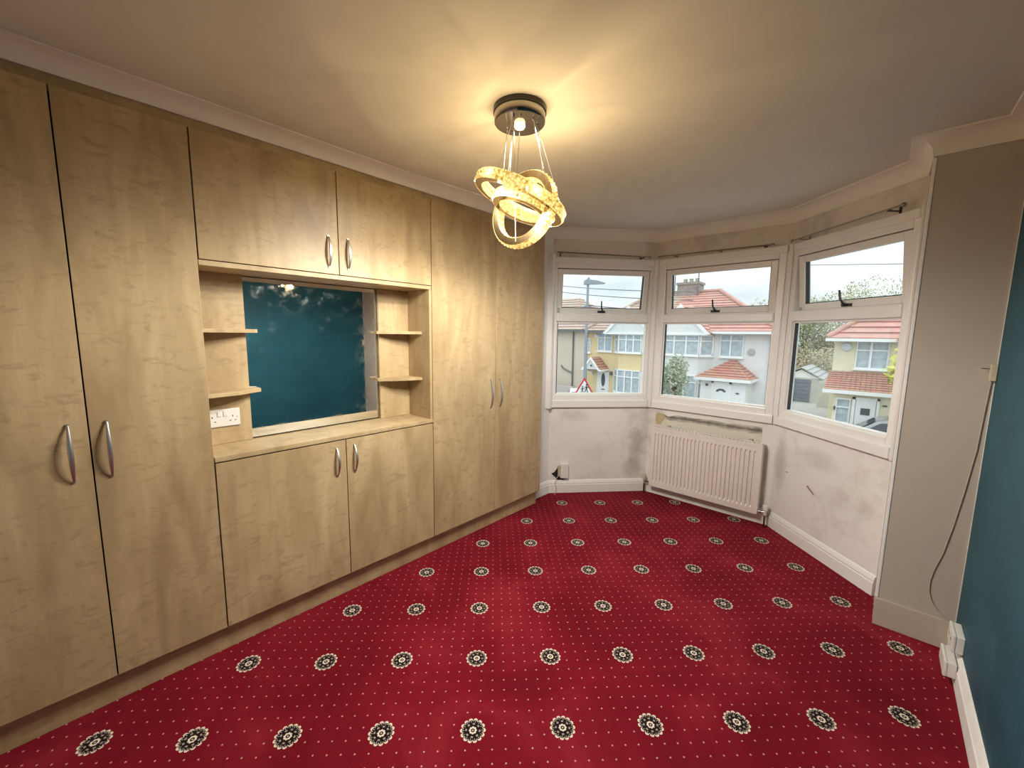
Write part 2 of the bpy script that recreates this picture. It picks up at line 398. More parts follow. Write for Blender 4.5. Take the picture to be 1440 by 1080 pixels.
# ------------------------------------------------------------------ bay windows
def bay_window(idx, F, sl, sr, e0, e1, open_deg):
    T, L, d, n = F
    base = T(L/2, 0, ZS)
    w = thing('window_%d' % idx, base, None, None, kind='structure')
    a, b = e0, L-e1
    ga, gb = sl, L-sr
    fr = G(T)
    fr.box(a, ga, -.055, .016, ZS, ZH); fr.box(gb, b, -.055, .016, ZS, ZH)
    fr.box(ga, gb, -.055, .016, 2.085, ZH); fr.box(ga, gb, -.055, .016, ZS, .945)
    obj('outer_frame', fr, PVC, w, bevel=.006)
    obj('sill_cover', G(T).box(a-.004, b+.004, -.01, .032, ZS-.002, .893), PVC, w, bevel=.005)
    hd = G(T).box(a-.004, b+.004, .0, .030, ZH-.022, ZH+.028); obj('head_trim', hd, PVC, w, bevel=.006)
    obj('transom', G(T).box(ga, gb, -.05, .022, 1.615, 1.69), PVC, w, bevel=.012)
    bd = G(T); q = .012
    bd.box(ga, ga+q, -.045, -.004, .945, 1.615); bd.box(gb-q, gb, -.045, -.004, .945, 1.615)
    bd.box(ga+q, gb-q, -.045, -.004, .945, .957); bd.box(ga+q, gb-q, -.045, -.004, 1.603, 1.615)
    obj('glazing_bead', bd, PVC, w, bevel=.002)
    obj('gasket', G(T).box(ga+q, ga+q+.007, -.028, -.006, .957, 1.603), PVCD, w)
    obj('pane', G(T).box(ga+q, gb-q, -.034, -.028, .957, 1.603), GLASS, w)
    # top-hung sash, tipped outwards
    z1, z0 = 2.082, 1.694; ang = math.radians(open_deg); fw = .046; sa, sb = ga+.004, gb-.004
    def TS(u, ww, z):
        dz, dw = z - z1, ww + .02
        return T(u, dw*math.cos(ang) + dz*math.sin(ang) - .02, z1 + dz*math.cos(ang) - dw*math.sin(ang))
    sg = G(TS); sg.box(sa, sa+fw, -.045, .012, z0, z1); sg.box(sb-fw, sb, -.045, .012, z0, z1)
    sg.box(sa+fw, sb-fw, -.045, .012, z1-fw, z1); sg.box(sa+fw, sb-fw, -.045, .012, z0, z0+fw)
    sash = obj('top_sash', sg, PVC, w, bevel=.006)
    gk = G(TS); t = .006
    gk.box(sa+fw, sa+fw+t, -.03, -.006, z0+fw, z1-fw); gk.box(sb-fw-t, sb-fw, -.03, -.006, z0+fw, z1-fw)
    gk.box(sa+fw, sb-fw, -.03, -.006, z0+fw, z0+fw+t); obj('gasket', gk, PVCD, sash)
    obj('pane', G(TS).box(sa+fw+.001, sb-fw-.001, -.024, -.018, z0+fw, z1-fw), GLASS, sash)
    hu = .465 if idx != 2 else .52
    hg = G(TS); hg.box(hu-.035, hu+.035, .012, .022, z0+.008, z0+.026)
    hg.tube([TS(hu,.03,z0+.02) if 0 else (hu, .018, z0+.016), (hu, .045, z0+.03), (hu-.012, .05, z0+.06), (hu-.016, .052, z0+.115)], [.009, .008, .007, .006])
    obj('handle', hg, BLACK, sash, smooth=True)
    sy = G(T); sy.box(sa+.01, sa+.03, -.03, -.026, 1.695, 1.74); obj('friction_stay', sy, STEEL, w)
    return w
bay_window(1, FL, .042, .062, .004, .036, 6.5)
bay_window(2, FM, .095, .085, .036, .036, 5.0)
bay_window(3, FR, .062, .038, .036, .004, 6.0)
def post(name, P, ang):                          # cover post at a bay corner
    c, s = math.cos(ang), math.sin(ang)
    T = lambda u, w, z: (P[0] + c*u + s*w, P[1] + s*u - c*w, z)
    g = G(T); g.box(-.036, .036, -.08, .022, ZS-.004, ZH+.03); g.box(-.014, .014, .02, .034, ZS-.004, ZH+.03)
    struct(name, g, PVC, bevel=.004)
post('trim_4', PB, math.radians(24)); post('trim_5', PC, math.radians(-21.6))
struct('trim_6', G().box(-.114, -.076, 2.905, 2.945, ZS-.006, ZH+.05).box(-.118, -.062, 2.89, 2.91, ZS-.006, ZH+.03), PVC, bevel=.004)
struct('trim_7', G().box(2.200, 2.2165, 3.022, 3.052, ZS-.006, ZH+.05), PVC, bevel=.005)

# ------------------------------------------------------------------ fitted furniture along the left wall
def bow_handle(L):
    g = G(); n = 14; pts = []; rad = []
    vs = []; fs = []; k = 8
    for i in range(n+1):
        t = i/n; z = (t-.5)*L; x = .004 + .026*math.sin(PI*t)**.8; w = .0035 + .0045*math.sin(PI*t); th = .003 + .002*math.sin(PI*t)
        for j in range(k):
            a = 2*PI*j/k; vs.append((x + th*math.cos(a), w*math.sin(a), z))
    for i in range(n):
        for j in range(k): fs.append((i*k+j, i*k+(j+1)%k, (i+1)*k+(j+1)%k, (i+1)*k+j))
    fs += [tuple(range(k))[::-1], tuple(n*k+j for j in range(k))]
    g._a(vs, fs)
    for z in (-L/2, L/2): g.box(-.001, .007, -.0045, .0045, z-.006 if z > 0 else z-.002, z+.002 if z > 0 else z+.006)
    me = mesh(g, 'bow_handle', 0, True); me.materials.append(STEEL); return me
H_LONG, H_SHORT = bow_handle(.213), bow_handle(.155)
GAP = .0022
def door(parent, y0, y1, z0, z1, hy, hz, hm):
    g = G().box(-.019, 0, y0+GAP, y1-GAP, z0, z1)
    d = obj('door', g, WOOD, parent, bevel=.0012, loc=(0, (y0+y1)/2, z0))
    obj('handle', None, None, d, loc=(0, hy, hz), me=hm)
    return d
def carcass(parent, y0, y1, z0, z1, xf=-.021):
    g = G(); t = .018; xb = -.60
    g.box(xb, xf, y0, y0+t, z0, z1); g.box(xb, xf, y1-t, y1, z0, z1); g.box(xb, xf, y0+t, y1-t, z0, z0+t); g.box(xb, xf, y0+t, y1-t, z1-t, z1)
    g.box(xb, xb+.006, y0+t, y1-t, z0+t, z1-t)
    obj('carcass', g, CARC, parent)
    obj('interior_shade_sheet', G().box(-.032, -.026, y0+t, y1-t, z0+t, z1-t), DARK, parent)  # dark sheet behind the doors, painting in the shade of the cabinet interior
ZB, ZT, ZUP = .131, 2.303, 1.793
w1 = thing('fitted_wardrobe', (-.3, .005, .107), 'tall pale maple double wardrobe nearest the camera, left of the mirror alcove', 'wardrobe', 'fitted maple wardrobes')
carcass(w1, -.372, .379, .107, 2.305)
door(w1, -.372, .0135, ZB, ZT, -.037, 1.05, H_LONG); door(w1, .0135, .380, ZB, ZT, .062, 1.05, H_LONG)
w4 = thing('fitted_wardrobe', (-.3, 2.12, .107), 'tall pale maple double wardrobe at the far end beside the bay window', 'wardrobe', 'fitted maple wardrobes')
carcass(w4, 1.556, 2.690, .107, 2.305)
door(w4, 1.5535, 2.1245, ZB, ZT, 2.074, 1.055, H_LONG); door(w4, 2.1245, 2.690, ZB, ZT, 2.172, 1.055, H_LONG)
up = thing('overhead_cabinet', (-.3, .967, 1.77), 'wide two-door maple cabinet fixed above the mirror', 'cabinet')
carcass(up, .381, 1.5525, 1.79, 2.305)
door(up, .381, .9715, ZUP, ZT, .919, 1.902, H_SHORT); door(up, .9715, 1.5525, ZUP, ZT, 1.02, 1.902, H_SHORT)
obj('base_board', G().box(-.60, -.004, .381, 1.5525, 1.768, 1.7895), WOOD, up, bevel=.0015)
lo = thing('base_cabinet', (-.3, .967, .107), 'low two-door maple cabinet below the mirror and worktop', 'cabinet')
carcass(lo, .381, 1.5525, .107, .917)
door(lo, .381, .9705, ZB, .912, .918, .799, H_SHORT); door(lo, .9705, 1.5525, ZB, .912, 1.017, .801, H_SHORT)
obj('worktop', G().box(-.60, .002, .381, 1.5525, .9185, .941), WOOD, bevel=.002, label='maple worktop running under the mirror on the low cabinet', cat='worktop', loc=(-.3, .967, .9185))
pg1 = obj('plinth_board', G().box(-.056, -.040, YB+.01, 1.989, .001, .106), WOOD, label='long maple plinth board along the carpet under the cabinets', cat='plinth', group='plinth boards', loc=(-.05, .5, 0), bevel=.001)
obj('plinth_board', G().box(-.056, -.040, 1.9905, 2.687, .001, .106), WOOD, label='short maple plinth board at the bay end of the wardrobes', cat='plinth', group='plinth boards', loc=(-.05, 2.3, 0), bevel=.001)
obj('scribe_strip', G().box(-.055, -.016, YB+.01, 2.690, 2.3055, 2.3405), WOOD, label='narrow maple filler strip between wardrobe doors and coving', cat='filler strip', loc=(-.03, .7, 2.305))
XB = -.240
su = thing('corner_shelf_unit', (XB, .49, .942), 'maple corner shelves left of the mirror, above the socket', 'shelf', 'corner shelves beside the mirror')
obj('back_panel', G().box(XB-.018, XB, .381, .592, .942, 1.767), WOOD, su, bevel=.001)
for zz in (1.19, 1.488):
    g = G().prism([(XB+.001, .382), (XB+.001, .634), (XB+.038, .634), (-.136, .52), (-.120, .44), (-.110, .382)], zz, zz+.018)
    s_ = obj('shelf', g, WOOD, su, bevel=.001)
su = thing('corner_shelf_unit', (XB, 1.43, .942), 'maple corner shelves right of the mirror, against the far wardrobe', 'shelf', 'corner shelves beside the mirror')
obj('back_panel', G().box(XB-.018, XB, 1.318, 1.534, .942, 1.767), WOOD, su, bevel=.001)
obj('side_panel', G().box(XB-.018, -.003, 1.5345, 1.5525, .942, 1.767), WOOD, su)
for zz in (1.19, 1.488):
    g = G().prism([(XB+.001, 1.534), (XB+.001, 1.285), (XB+.034, 1.285), (-.136, 1.40), (-.110, 1.50), (-.085, 1.534)], zz, zz+.018)
    obj('shelf', g, WOOD, su, bevel=.001)
mi = thing('vanity_mirror', (XB-.012, .955, .947), 'large frameless mirror in the alcove, reflecting the teal wall', 'mirror')
obj('silvered_glass', G().prism([(XB-.010, .593), (XB-.0215, 1.317), (XB-.0265, 1.317), (XB-.015, .593)], .949, 1.764), MIRROR, mi)
obj('backing_board', G().box(XB-.040, XB-.0268, .593, 1.317, .942, 1.767), DARK, mi)

def socket_plate(name, T, label, W=.146, Hh=.086, double=True, group=None):
    """UK socket face: T(u, out, z)"""
    t = thing(name, T(0, 0, 0), label, 'socket', group)
    obj('face_plate', G(T).box(-W/2, W/2, 0, .009, -Hh/2, Hh/2), WHITE, t, bevel=.003)
    cs = (-.042, .042) if double else (0,)
    for c in cs:
        for dx, dz, w, h in ((0, .006, .004, .008), (-.011, -.016, .007, .004), (.011, -.016, .007, .004)):
            obj('pin_slot', G(T).box(c+dx-w/2, c+dx+w/2, .0088, .0094, dz-h/2, dz+h/2), BLACK, t)
        r = obj('rocker_switch', G(T).box(c*.30-.0085, c*.30+.0085, .009, .013, .008, .032), WHITE, t, bevel=.0015)
    for c in (-.06, .06): obj('screw', G(T).box(c-.0025, c+.0025, .0089, .0096, -.0025, .0025), STEEL, t)
    return t
socket_plate('double_socket', lambda u, w, z: (XB + w, .468 + u, 1.072 + z), 'white double power socket under the left corner shelves')

# ------------------------------------------------------------------ radiator
ry = 3.560; rx0, rx1, rz0, rz1 = .618, 1.500, .102, .668
rad = thing('radiator', ((rx0+rx1)/2, ry+.03, rz0), 'white fluted panel radiator under the centre bay window', 'radiator')
NF = 26; vs = []; prof_r = []
pw = (rx1-rx0-.05)/NF; x = rx0+.025
prof_r.append((rx0, 0))
for i in range(NF):
    xx = rx0+.025+i*pw
    prof_r += [(xx+pw*.10, 0), (xx+pw*.22, .013), (xx+pw*.44, .013), (xx+pw*.56, 0)]
prof_r.append((rx1, 0))
g = G(); zl = [(rz0, 0), (rz0+.045, 0), (rz0+.062, 1), (rz1-.075, 1), (rz1-.058, 0), (rz1-.02, 0)]
m_ = len(prof_r)
g._a([(px, ry + dy*k, z) for z, k in zl for px, dy in prof_r], [(j*m_+i, j*m_+i+1, (j+1)*m_+i+1, (j+1)*m_+i) for j in range(len(zl)-1) for i in range(m_-1)])
obj('front_panel', g, RAD, rad)
g = G().box(rx0, rx1, ry+.055, ry+.07, rz0, rz1-.02); obj('rear_panel', g, RAD, rad)
g = G()
for i in range(36):
    xx = rx0+.03+i*(rx1-rx0-.06)/35; g.box(xx, xx+.001, ry+.011, ry+.054, rz0+.03, rz1-.04)
obj('convector_fins', g, RAD, rad)
for xa, xb in ((rx0-.004, rx0+.001), (rx1-.001, rx1+.004)): obj('side_panel', G().box(xa, xb, ry-.001, ry+.07, rz0+.01, rz1-.004), RAD, rad, bevel=.001)
g = G().box(rx0-.004, rx1+.004, ry-.003, ry+.010, rz1-.022, rz1).box(rx0-.004, rx1+.004, ry+.060, ry+.072, rz1-.022, rz1)
for i in range(30):
    xx = rx0+.01+i*(rx1-rx0-.03)/29; g.box(xx, xx+.012, ry+.0095, ry+.0605, rz1-.006, rz1-.001)
obj('top_grille', g, RAD, rad, bevel=.0008)
for vx, sgn in ((.553, 1), (1.552, -1)):
    v = obj('valve', G().lathe([(.008,.10), (.011,.102), (.011,.135), (.013,.137), (.019,.142), (.019,.178), (.015,.184), (.006,.186)], (vx, ry+.035, 0), 14), WHITE if sgn < 0 else CREAM, rad, smooth=True)
    obj('pipe_tail', G().tube([(vx, ry+.035, .122), (vx+sgn*.066, ry+.035, .122)], .009, 10), CHROME, v, smooth=True)
    obj('supply_pipe', G().tube([(vx, ry+.035, .0), (vx, ry+.035, .102)], .0075, 10), BRASSD, v, smooth=True)
for bx in (.74, 1.40): obj('wall_bracket', G().box(bx-.012, bx+.012, ry+.0705, 3.664, rz0+.1, rz1+.012), STEEL, rad)
# bare, mouldy strip of plaster above the radiator
m = M('mouldy_bare_plaster'); nz = m.noise(m.coord((1, 1, 2.0)), 9, 6, .7, .5); n2 = m.noise(m.coord((1,1,1)), 30, 4)
tcz = m.n('ShaderNodeTexCoord'); sz = m.n('ShaderNodeSeparateXYZ'); m.l(tcz.outputs['Object'], sz.inputs[0])
band = ((E(m.nt, sz.outputs[2]) - .056).f('ABSOLUTE')*-30.0 + .95 + (E(m.nt, nz)-.5)*2.4).f('MAXIMUM', 0.0).f('MINIMUM', .9)
cc = m.mix(nz, (.58, .54, .44), (.72, .69, .60)); cc = m.mix(band, cc, (.10, .095, .085))
m.col(cc).set(Roughness=.9).bump(n2, .3, .004); MOULD = m.m
poly = [(.615,.775),(.66,.782),(.72,.758),(.80,.784),(.95,.776),(1.08,.787),(1.22,.776),(1.36,.789),(1.47,.784),(1.474,.66),(.64,.66),(.62,.70)]
obj('bare_plaster', G().prism(poly, 3.6675, 3.6699, 'y'), MOULD, bpy.data.objects['wall_bay_centre'], loc=(1.05, 3.67, .70))
m = M('ochre_stain_plaster'); m.col(m.mix(m.noise(m.coord(), 25, 4), (.42, .31, .13), (.55, .47, .33))).set(Roughness=.9)
obj('stained_plaster', G().prism([(.60,.70),(.604,.765),(.625,.785),(.66,.775),(.70,.75),(.675,.72),(.65,.672),(.61,.672)], 3.6668, 3.6675, 'y'), m.m, bpy.data.objects['wall_bay_centre'])

# ------------------------------------------------------------------ curtain rails
def rail(F, u0, u1, z0, z1, brs, label, endknob):
    T, L, d, n = F; w = .068
    t = thing('curtain_rail', T((u0+u1)/2, w, z0), label, 'curtain rail', 'thin metal curtain rails over the bay windows')
    N = 10; pts = [T(u0+(u1-u0)*i/N, w, z0+(z1-z0)*i/N) for i in range(N+1)]
    obj('rod', G().tube(pts, .0055, 8), BRASSD, t, smooth=True)
    for u in brs:
        z = z0 + (z1-z0)*(u-u0)/(u1-u0)
        b = G(T).box(u-.006, u+.006, .0, .006, z-.03, z+.018).box(u-.004, u+.004, .005, w+.002, z-.012, z-.006).box(u-.007, u+.007, w-.008, w+.009, z-.012, z-.0055)
        obj('bracket', b, BLACK if u == brs[-1] else CHROME, t)
    for e in endknob:
        u = u0 if e == 0 else u1; z = z0 if e == 0 else z1
        c = T(u, w, z); obj('finial', G().lathe([(.003,-.012),(.010,-.008),(.013,0),(.010,.008),(.003,.012)], c, 12), CHROME, t, smooth=True)
rail(FL, .02, .86, 2.212, 2.192, (.06, .80), 'thin metal curtain rail over the left bay window next to the wardrobe', (1,))
rail(FM, .035, .91, 2.198, 2.184, (.18, .54, .86), 'thin metal curtain rail over the centre bay window above the radiator', (1,))
rail(FR, .055, .835, 2.190, 2.206, (.14, .76), 'thin bright curtain rail over the right bay window', (0, 1))

# ------------------------------------------------------------------ boxes, sockets and cables
T, L, d, n = FL
bx = thing('wall_box', T(.15, 0, .15), 'small cream surface box on the left bay wall above the skirting', 'socket box')
obj('box_body', G(T).box(.113, .187, .001, .043, .152, .290), WHITE, bx, bevel=.004)
obj('back_box', G(T).box(.092, .113, .001, .030, .165, .262), CREAM, bx, bevel=.003)
obj('loose_cable', G().tube([T(.10,.032,.185), T(.075,.036,.15), T(.06,.04,.11), T(.075,.045,.06), T(.06,.06,.02), T(.05,.075,.006)], .0028, 6), CABLE, bx, smooth=True)
obj('torn_hole', G(T).prism([(.03,.185),(.06,.20),(.085,.235),(.10,.265),(.118,.262),(.118,.148),(.185,.146),(.15,.125),(.09,.12),(.07,.15)], .0004, .0012, 'y'), DARK, bx)
sb = thing('surface_socket', (2.48, 2.57, .135), 'upper white surface socket box on the teal wall by the corner', 'socket box', 'white boxes at the teal wall corner')
obj('pattress', G().box(2.474, 2.4995, 2.505, 2.635, .136, .212), WHITE, sb, bevel=.003)
obj('face_plate', G().box(2.462, 2.474, 2.503, 2.637, .134, .214), WHITE, sb, bevel=.004)
for y_ in (2.545, 2.595): obj('pin_slot', G().box(2.4612, 2.4622, y_-.004, y_+.004, .168, .180), BLACK, sb)
obj('switch', G().box(2.459, 2.4622, 2.563, 2.577, .186, .205), WHITE, sb, bevel=.001)
sb = thing('surface_socket', (2.465, 2.53, .045), 'lower white surface box fixed to the skirting under the socket', 'socket box', 'white boxes at the teal wall corner')
obj('pattress', G().box(2.454, 2.4815, 2.457, 2.602, .043, .107), WHITE, sb, bevel=.003)
obj('cover_plate', G().box(2.442, 2.454, 2.455, 2.604, .041, .109), WHITE, sb, bevel=.004)
cl = thing('cable_clip', (2.49, 2.76, 1.35), 'small yellowed cable box on the corner of nib and teal wall', 'cable box')
obj('box_body', G().box(2.478, 2.4985, 2.735, 2.7655, 1.318, 1.392), CREAM, cl, bevel=.003)
obj('nail', G().tube([(2.478, 2.752, 1.372), (2.452, 2.750, 1.372)], .0022, 6), BRASSD, cl)
obj('aerial_cable', G().tube([(2.488,2.764,1.317),(2.484,2.765,1.20),(2.478,2.765,1.0),(2.462,2.765,.80),(2.444,2.765,.62),(2.424,2.765,.47),(2.404,2.765,.38),(2.396,2.765,.32),(2.398,2.765,.26),(2.412,2.765,.215),(2.434,2.764,.18),(2.474,2.760,.148)], .0021, 6), NIB,
    label='thin cable running down the nib beside the teal wall', cat='cable', smooth=True)
# scar in the plaster of the right bay wall
T, L, d, n = FR
obj('plaster_gouge', G(T).prism([(.33,.455),(.345,.462),(.40,.425),(.405,.412),(.395,.412),(.34,.445)], .0003, .0010, 'y'), plain('bare_gouge', (.34,.28,.22), .9), bpy.data.objects['wall_bay_right'])
obj('plaster_gouge', G(T).prism([(.13,.49),(.15,.495),(.155,.487),(.135,.483)], .0003, .0010, 'y'), bpy.data.materials['bare_gouge'], bpy.data.objects['wall_bay_right'])

# ------------------------------------------------------------------ chandelier
CX, CY = .968, 1.282
ch = thing('ring_chandelier', (CX, CY, 2.387), 'lit chandelier of three interlocking crystal rings hanging from a round steel plate', 'chandelier')
HL = hc(CY)
plate = obj('ceiling_plate', G().lathe([(.102, HL-.020), (.102, HL-.052), (.099, HL-.056), (.02, HL-.057)], (CX, CY, 0), 48), CHROME, ch, smooth=True)
obj('ceiling_rose', G().lathe([(.106, HL+.001), (.106, HL-.019), (.09, HL-.0199)], (CX, CY, 0), 48), plain('shadow_ring_dark', (.05, .042, .035), .3, .6), ch, smooth=True)  # plate base, coloured dark to paint the shadow ring round its top
LEDM = M('led_lens'); LEDM.col((1,.9,.7)); LEDM.b.inputs['Emission Color'].default_value = (1, .78, .42, 1); LEDM.set(Emission_Strength=4.0)
obj('led_spot', G().lathe([(.021, HL-.0565), (.022, HL-.066), (.018, HL-.072), (.004, HL-.0722)], (CX, CY, 0), 20), LEDM.m, plate, smooth=True)
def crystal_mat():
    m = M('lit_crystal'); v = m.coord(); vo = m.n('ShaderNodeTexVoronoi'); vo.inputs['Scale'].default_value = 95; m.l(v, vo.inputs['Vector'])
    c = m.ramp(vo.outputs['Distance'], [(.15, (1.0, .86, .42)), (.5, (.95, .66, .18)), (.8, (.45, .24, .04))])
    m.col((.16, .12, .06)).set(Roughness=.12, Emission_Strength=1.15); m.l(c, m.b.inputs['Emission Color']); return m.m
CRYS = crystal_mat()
RSTEEL = plain('amber_steel', (.42, .30, .14), .18, 1, .15, 50)
def ring(center, normal, Rad, hgt=.040, wid=.030):
    c = Vector(center); nz_ = Vector(normal).normalized(); q = nz_.to_track_quat('Z', 'Y').to_matrix()
    N = 72
    def P(r, t, h): return tuple(c + q @ Vector((r*math.cos(t), r*math.sin(t), h)))
    Ro, Ri = Rad, Rad-wid
    rg = obj('ring', (lambda g: g._a([P(r, 2*PI*k/N, h) for k in range(N) for r, h in ((Ri+.002, -hgt/2), (Ro-.002, -hgt/2), (Ro-.002, hgt/2), (Ri+.002, hgt/2))],
        [(4*k+j, 4*k+(j+1)%4, 4*((k+1)%N)+(j+1)%4, 4*((k+1)%N)+j) for k in range(N) for j in range(4)]))(G()), RSTEEL, ch)
    # faceted crystals on the outer and inner faces: zigzag pyramids, too small to pick apart
    for nm, r0, sg in (('outer_crystals', Ro, 1), ('inner_crystals', Ri, -1)):
        g = G(); n = int(2*PI*r0/.020); vs = []; fs = []
        for row in range(2):
            for k in range(n):
                t0, t1 = 2*PI*k/n, 2*PI*(k+1)/n; tm = (t0+t1)/2
                ha, hb = (-hgt/2-.001, 0) if row == 0 else (0, hgt/2+.001)
                b = len(vs)
                vs += [P(r0-sg*.0005, t0, ha), P(r0-sg*.0005, t1, ha), P(r0-sg*.0005, t1, hb), P(r0-sg*.0005, t0, hb), P(r0+sg*.0065, tm, (ha+hb)/2), P(r0-sg*.004, tm, (ha+hb)/2)]
                fs += [(b,b+1,b+4), (b+1,b+2,b+4), (b+2,b+3,b+4), (b+3,b,b+4), (b+1,b,b+5), (b+2,b+1,b+5), (b+3,b+2,b+5), (b,b+3,b+5)]
        o = obj(nm, g._a(vs, fs), CRYS, rg, kind='stuff')
    return [P(Rad-wid/2, 2*PI*k/3+.5, hgt/2) for k in range(3)]
fw = (Vector((.975, 1.288, 2.03)) - CAM).normalized(); rt = fw.cross(Vector((0, 0, 1))).normalized(); upv = rt.cross(fw)
def nrm(tilt_img, elev):                          # normal of a ring that looks tilted by tilt_img (clockwise) seen at elev from below
    a = math.radians(tilt_img); e = math.radians(elev)
    mn = upv*math.cos(a) + rt*math.sin(a)
    return mn*math.cos(e) + fw*math.sin(e)
anchors = []
anchors += ring((.972, 1.288, 2.047), nrm(24, 15), .193)
anchors += ring((.985, 1.295, 2.003), nrm(-57, -42), .153)
anchors += ring((.985, 1.286, 2.013), nrm(20, 20), .122)
for i, a in enumerate(anchors):
    t = 2*PI*i/len(anchors) + .3; top = (CX + .062*math.cos(t), CY + .062*math.sin(t), HL-.0565)
    # each wire goes to the nearest free hole of the plate
    best = min([(CX + .07*math.cos(k*PI/8), CY + .07*math.sin(k*PI/8), HL-.0565) for k in range(16)], key=lambda p: (p[0]-a[0])**2 + (p[1]-a[1])**2)
    obj('suspension_wire', G().tube([best, a], .0011, 5), STEEL, ch)
    obj('wire_stud', G().lathe([(.004, HL-.0568), (.004, HL-.062), (.002, HL-.066)], (best[0], best[1], 0), 8), STEEL, plate)
LEDS = []
for (c_, nn_, R0, k_) in (((.972, 1.288, 2.047), nrm(24, 15), .193, 6), ((.985, 1.295, 2.003), nrm(-57, -42), .153, 5), ((.985, 1.286, 2.013), nrm(20, 20), .122, 4)):
    q_ = Vector(nn_).normalized().to_track_quat('Z', 'Y').to_matrix()
    for i in range(k_):                          # LEDs spread round each ring, just outside the crystals
        t = 2*PI*(i+.35)/k_; LEDS.append((Vector(c_) + q_ @ Vector(((R0+.022)*math.cos(t), (R0+.022)*math.sin(t), .0)), LAMP_W*.55/15, .006))
for dx, dy, dz in ((.035, .02, .03), (-.07, -.03, .05), (.10, .085, -.01), (.02, -.09, .045), (-.03, .11, .03)): LEDS.append((Vector((CX+dx, CY+dy, 2.01+dz)), LAMP_W*.45/5, .003))
for p, pw_, rad_ in LEDS:
    ld = bpy.data.lights.new('chandelier_led', 'POINT'); ld.energy = pw_; ld.color = (1, .71, .37); ld.shadow_soft_size = rad_
    lo_ = bpy.data.objects.new('chandelier_led', ld); COL.objects.link(lo_); lo_.parent = ch; lo_.location = Vector(p) - WL[ch.name]

def down_spot(name, p, w, r, blend):
    sd = bpy.data.lights.new(name, 'SPOT'); sd.energy = w; sd.color = (1, .96, .89); sd.spot_size = math.radians(178); sd.spot_blend = blend; sd.shadow_soft_size = r
    so = bpy.data.objects.new(name, sd); COL.objects.link(so); so.parent = ch; so.location = Vector(p) - WL[ch.name]
down_spot('plate_led', (CX, CY, HL-.100), SPOT_W*.18, .025, .3)
q_ = Vector(nrm(24, 15)).normalized().to_track_quat('Z', 'Y').to_matrix()
for i in range(6):                               # downward spots added below the large ring to brighten floor and doors
    t = 2*PI*(i+.5)/6; down_spot('ring_fill_spot', Vector((.972, 1.288, 2.047)) + q_ @ Vector((.20*math.cos(t), .20*math.sin(t), -.045)), SPOT_W*.82/6, .02, .35)

# ------------------------------------------------------------------ the street outside
GZ = -2.75
def at(x, z, D): k = D/22.0; return (2.12 + (x-2.12)*k, D, 1.5 + (z-1.5)*k)   # a point measured on the house front, moved to another depth
def render_mat(name, c, var=.10):
    m = M(name); v = m.coord(); a = m.noise(v, 1.1, 6, .65); b = m.noise(v, 30, 3)
    m.col(m.mix((E(m.nt, a)-.3)*.9, c, tuple(x*(1-var*3.2) for x in c))).set(Roughness=.9, Specular_IOR_Level=.1).bump(b, .25, .02); return m.m
YEL = render_mat('yellow_render', (.80, .65, .39)); WHR = render_mat('white_render', (.80, .80, .79)); CRM = render_mat('cream_render', (.82, .77, .57)); TAN = render_mat('tan_pebbledash', (.68, .59, .49))
WPAINT = plain('white_joinery', (.88, .88, .87), .5, 0, .03); GREYW = plain('grey_pipe', (.16, .16, .17), .6); SLATE = plain('dark_slate', (.10, .11, .125), .6, 0, .3, 6)
NET = plain('net_curtain', (.78, .80, .81), .9, 0, .25, 5); DOORW = plain('white_door', (.86, .87, .87), .4)
def tile_mat(name, c1, c2):
    m = M(name); v = m.coord(); a = m.noise(v, 2.2, 5, .6); vo = m.n('ShaderNodeTexVoronoi'); vo.inputs['Scale'].default_value = 5; m.l(v, vo.inputs['Vector'])
    c = m.mix(a, c1, c2); c = m.mix(E(m.nt, vo.outputs['Color'])*.25 if 0 else .18, c, vo.outputs['Color'], 'MULTIPLY'); m.col(c).set(Roughness=.85); return m.m
RED = tile_mat('red_roof_tile', (.52, .27, .22), (.62, .38, .33)); BROWN = tile_mat('brown_roof_tile', (.47, .35, .29), (.56, .44, .37)); RED2 = tile_mat('terracotta_tile', (.55, .30, .23), (.46, .23, .17))
GREYT = tile_mat('grey_felt', (.34, .34, .33), (.46, .45, .43)); BRICK = tile_mat('grey_chimney_brick', (.24, .21, .20), (.38, .34, .33))

def courses(p00, p10, p01, p11, n, t=.05, cols=0):
    """stepped tile courses on a roof plane: p00-p10 eaves, p01-p11 top edge"""
    g = G(); a, b, c, d = map(Vector, (p00, p10, p01, p11)); nn = (b-a).cross(c-a if (c-a).length > .01 else d-a).normalized()
    if nn.z < 0: nn = -nn
    for i in range(n):
        f0, f1 = i/n, (i+1.08)/n if i < n-1 else 1.0
        l0, r0, l1, r1 = a.lerp(c, f0), b.lerp(d, f0), a.lerp(c, min(f1,1)), b.lerp(d, min(f1,1))
        m = max(1, int(cols*(r0-l0).length)) if cols else 1
        for k in range(m):
            q0, q1 = k/m, (k+.93)/m if m > 1 else 1
            A, B, C_, D_ = l0.lerp(r0, q0), l0.lerp(r0, q1), l1.lerp(r1, q1), l1.lerp(r1, q0)
            g._a([tuple(A), tuple(B), tuple(C_), tuple(D_), tuple(A+nn*t*1.6), tuple(B+nn*t*1.6), tuple(C_+nn*t*.35), tuple(D_+nn*t*.35)],
                 [(0,3,2,1),(4,5,6,7),(0,1,5,4),(1,2,6,5),(2,3,7,6),(3,0,4,7)])
    return g
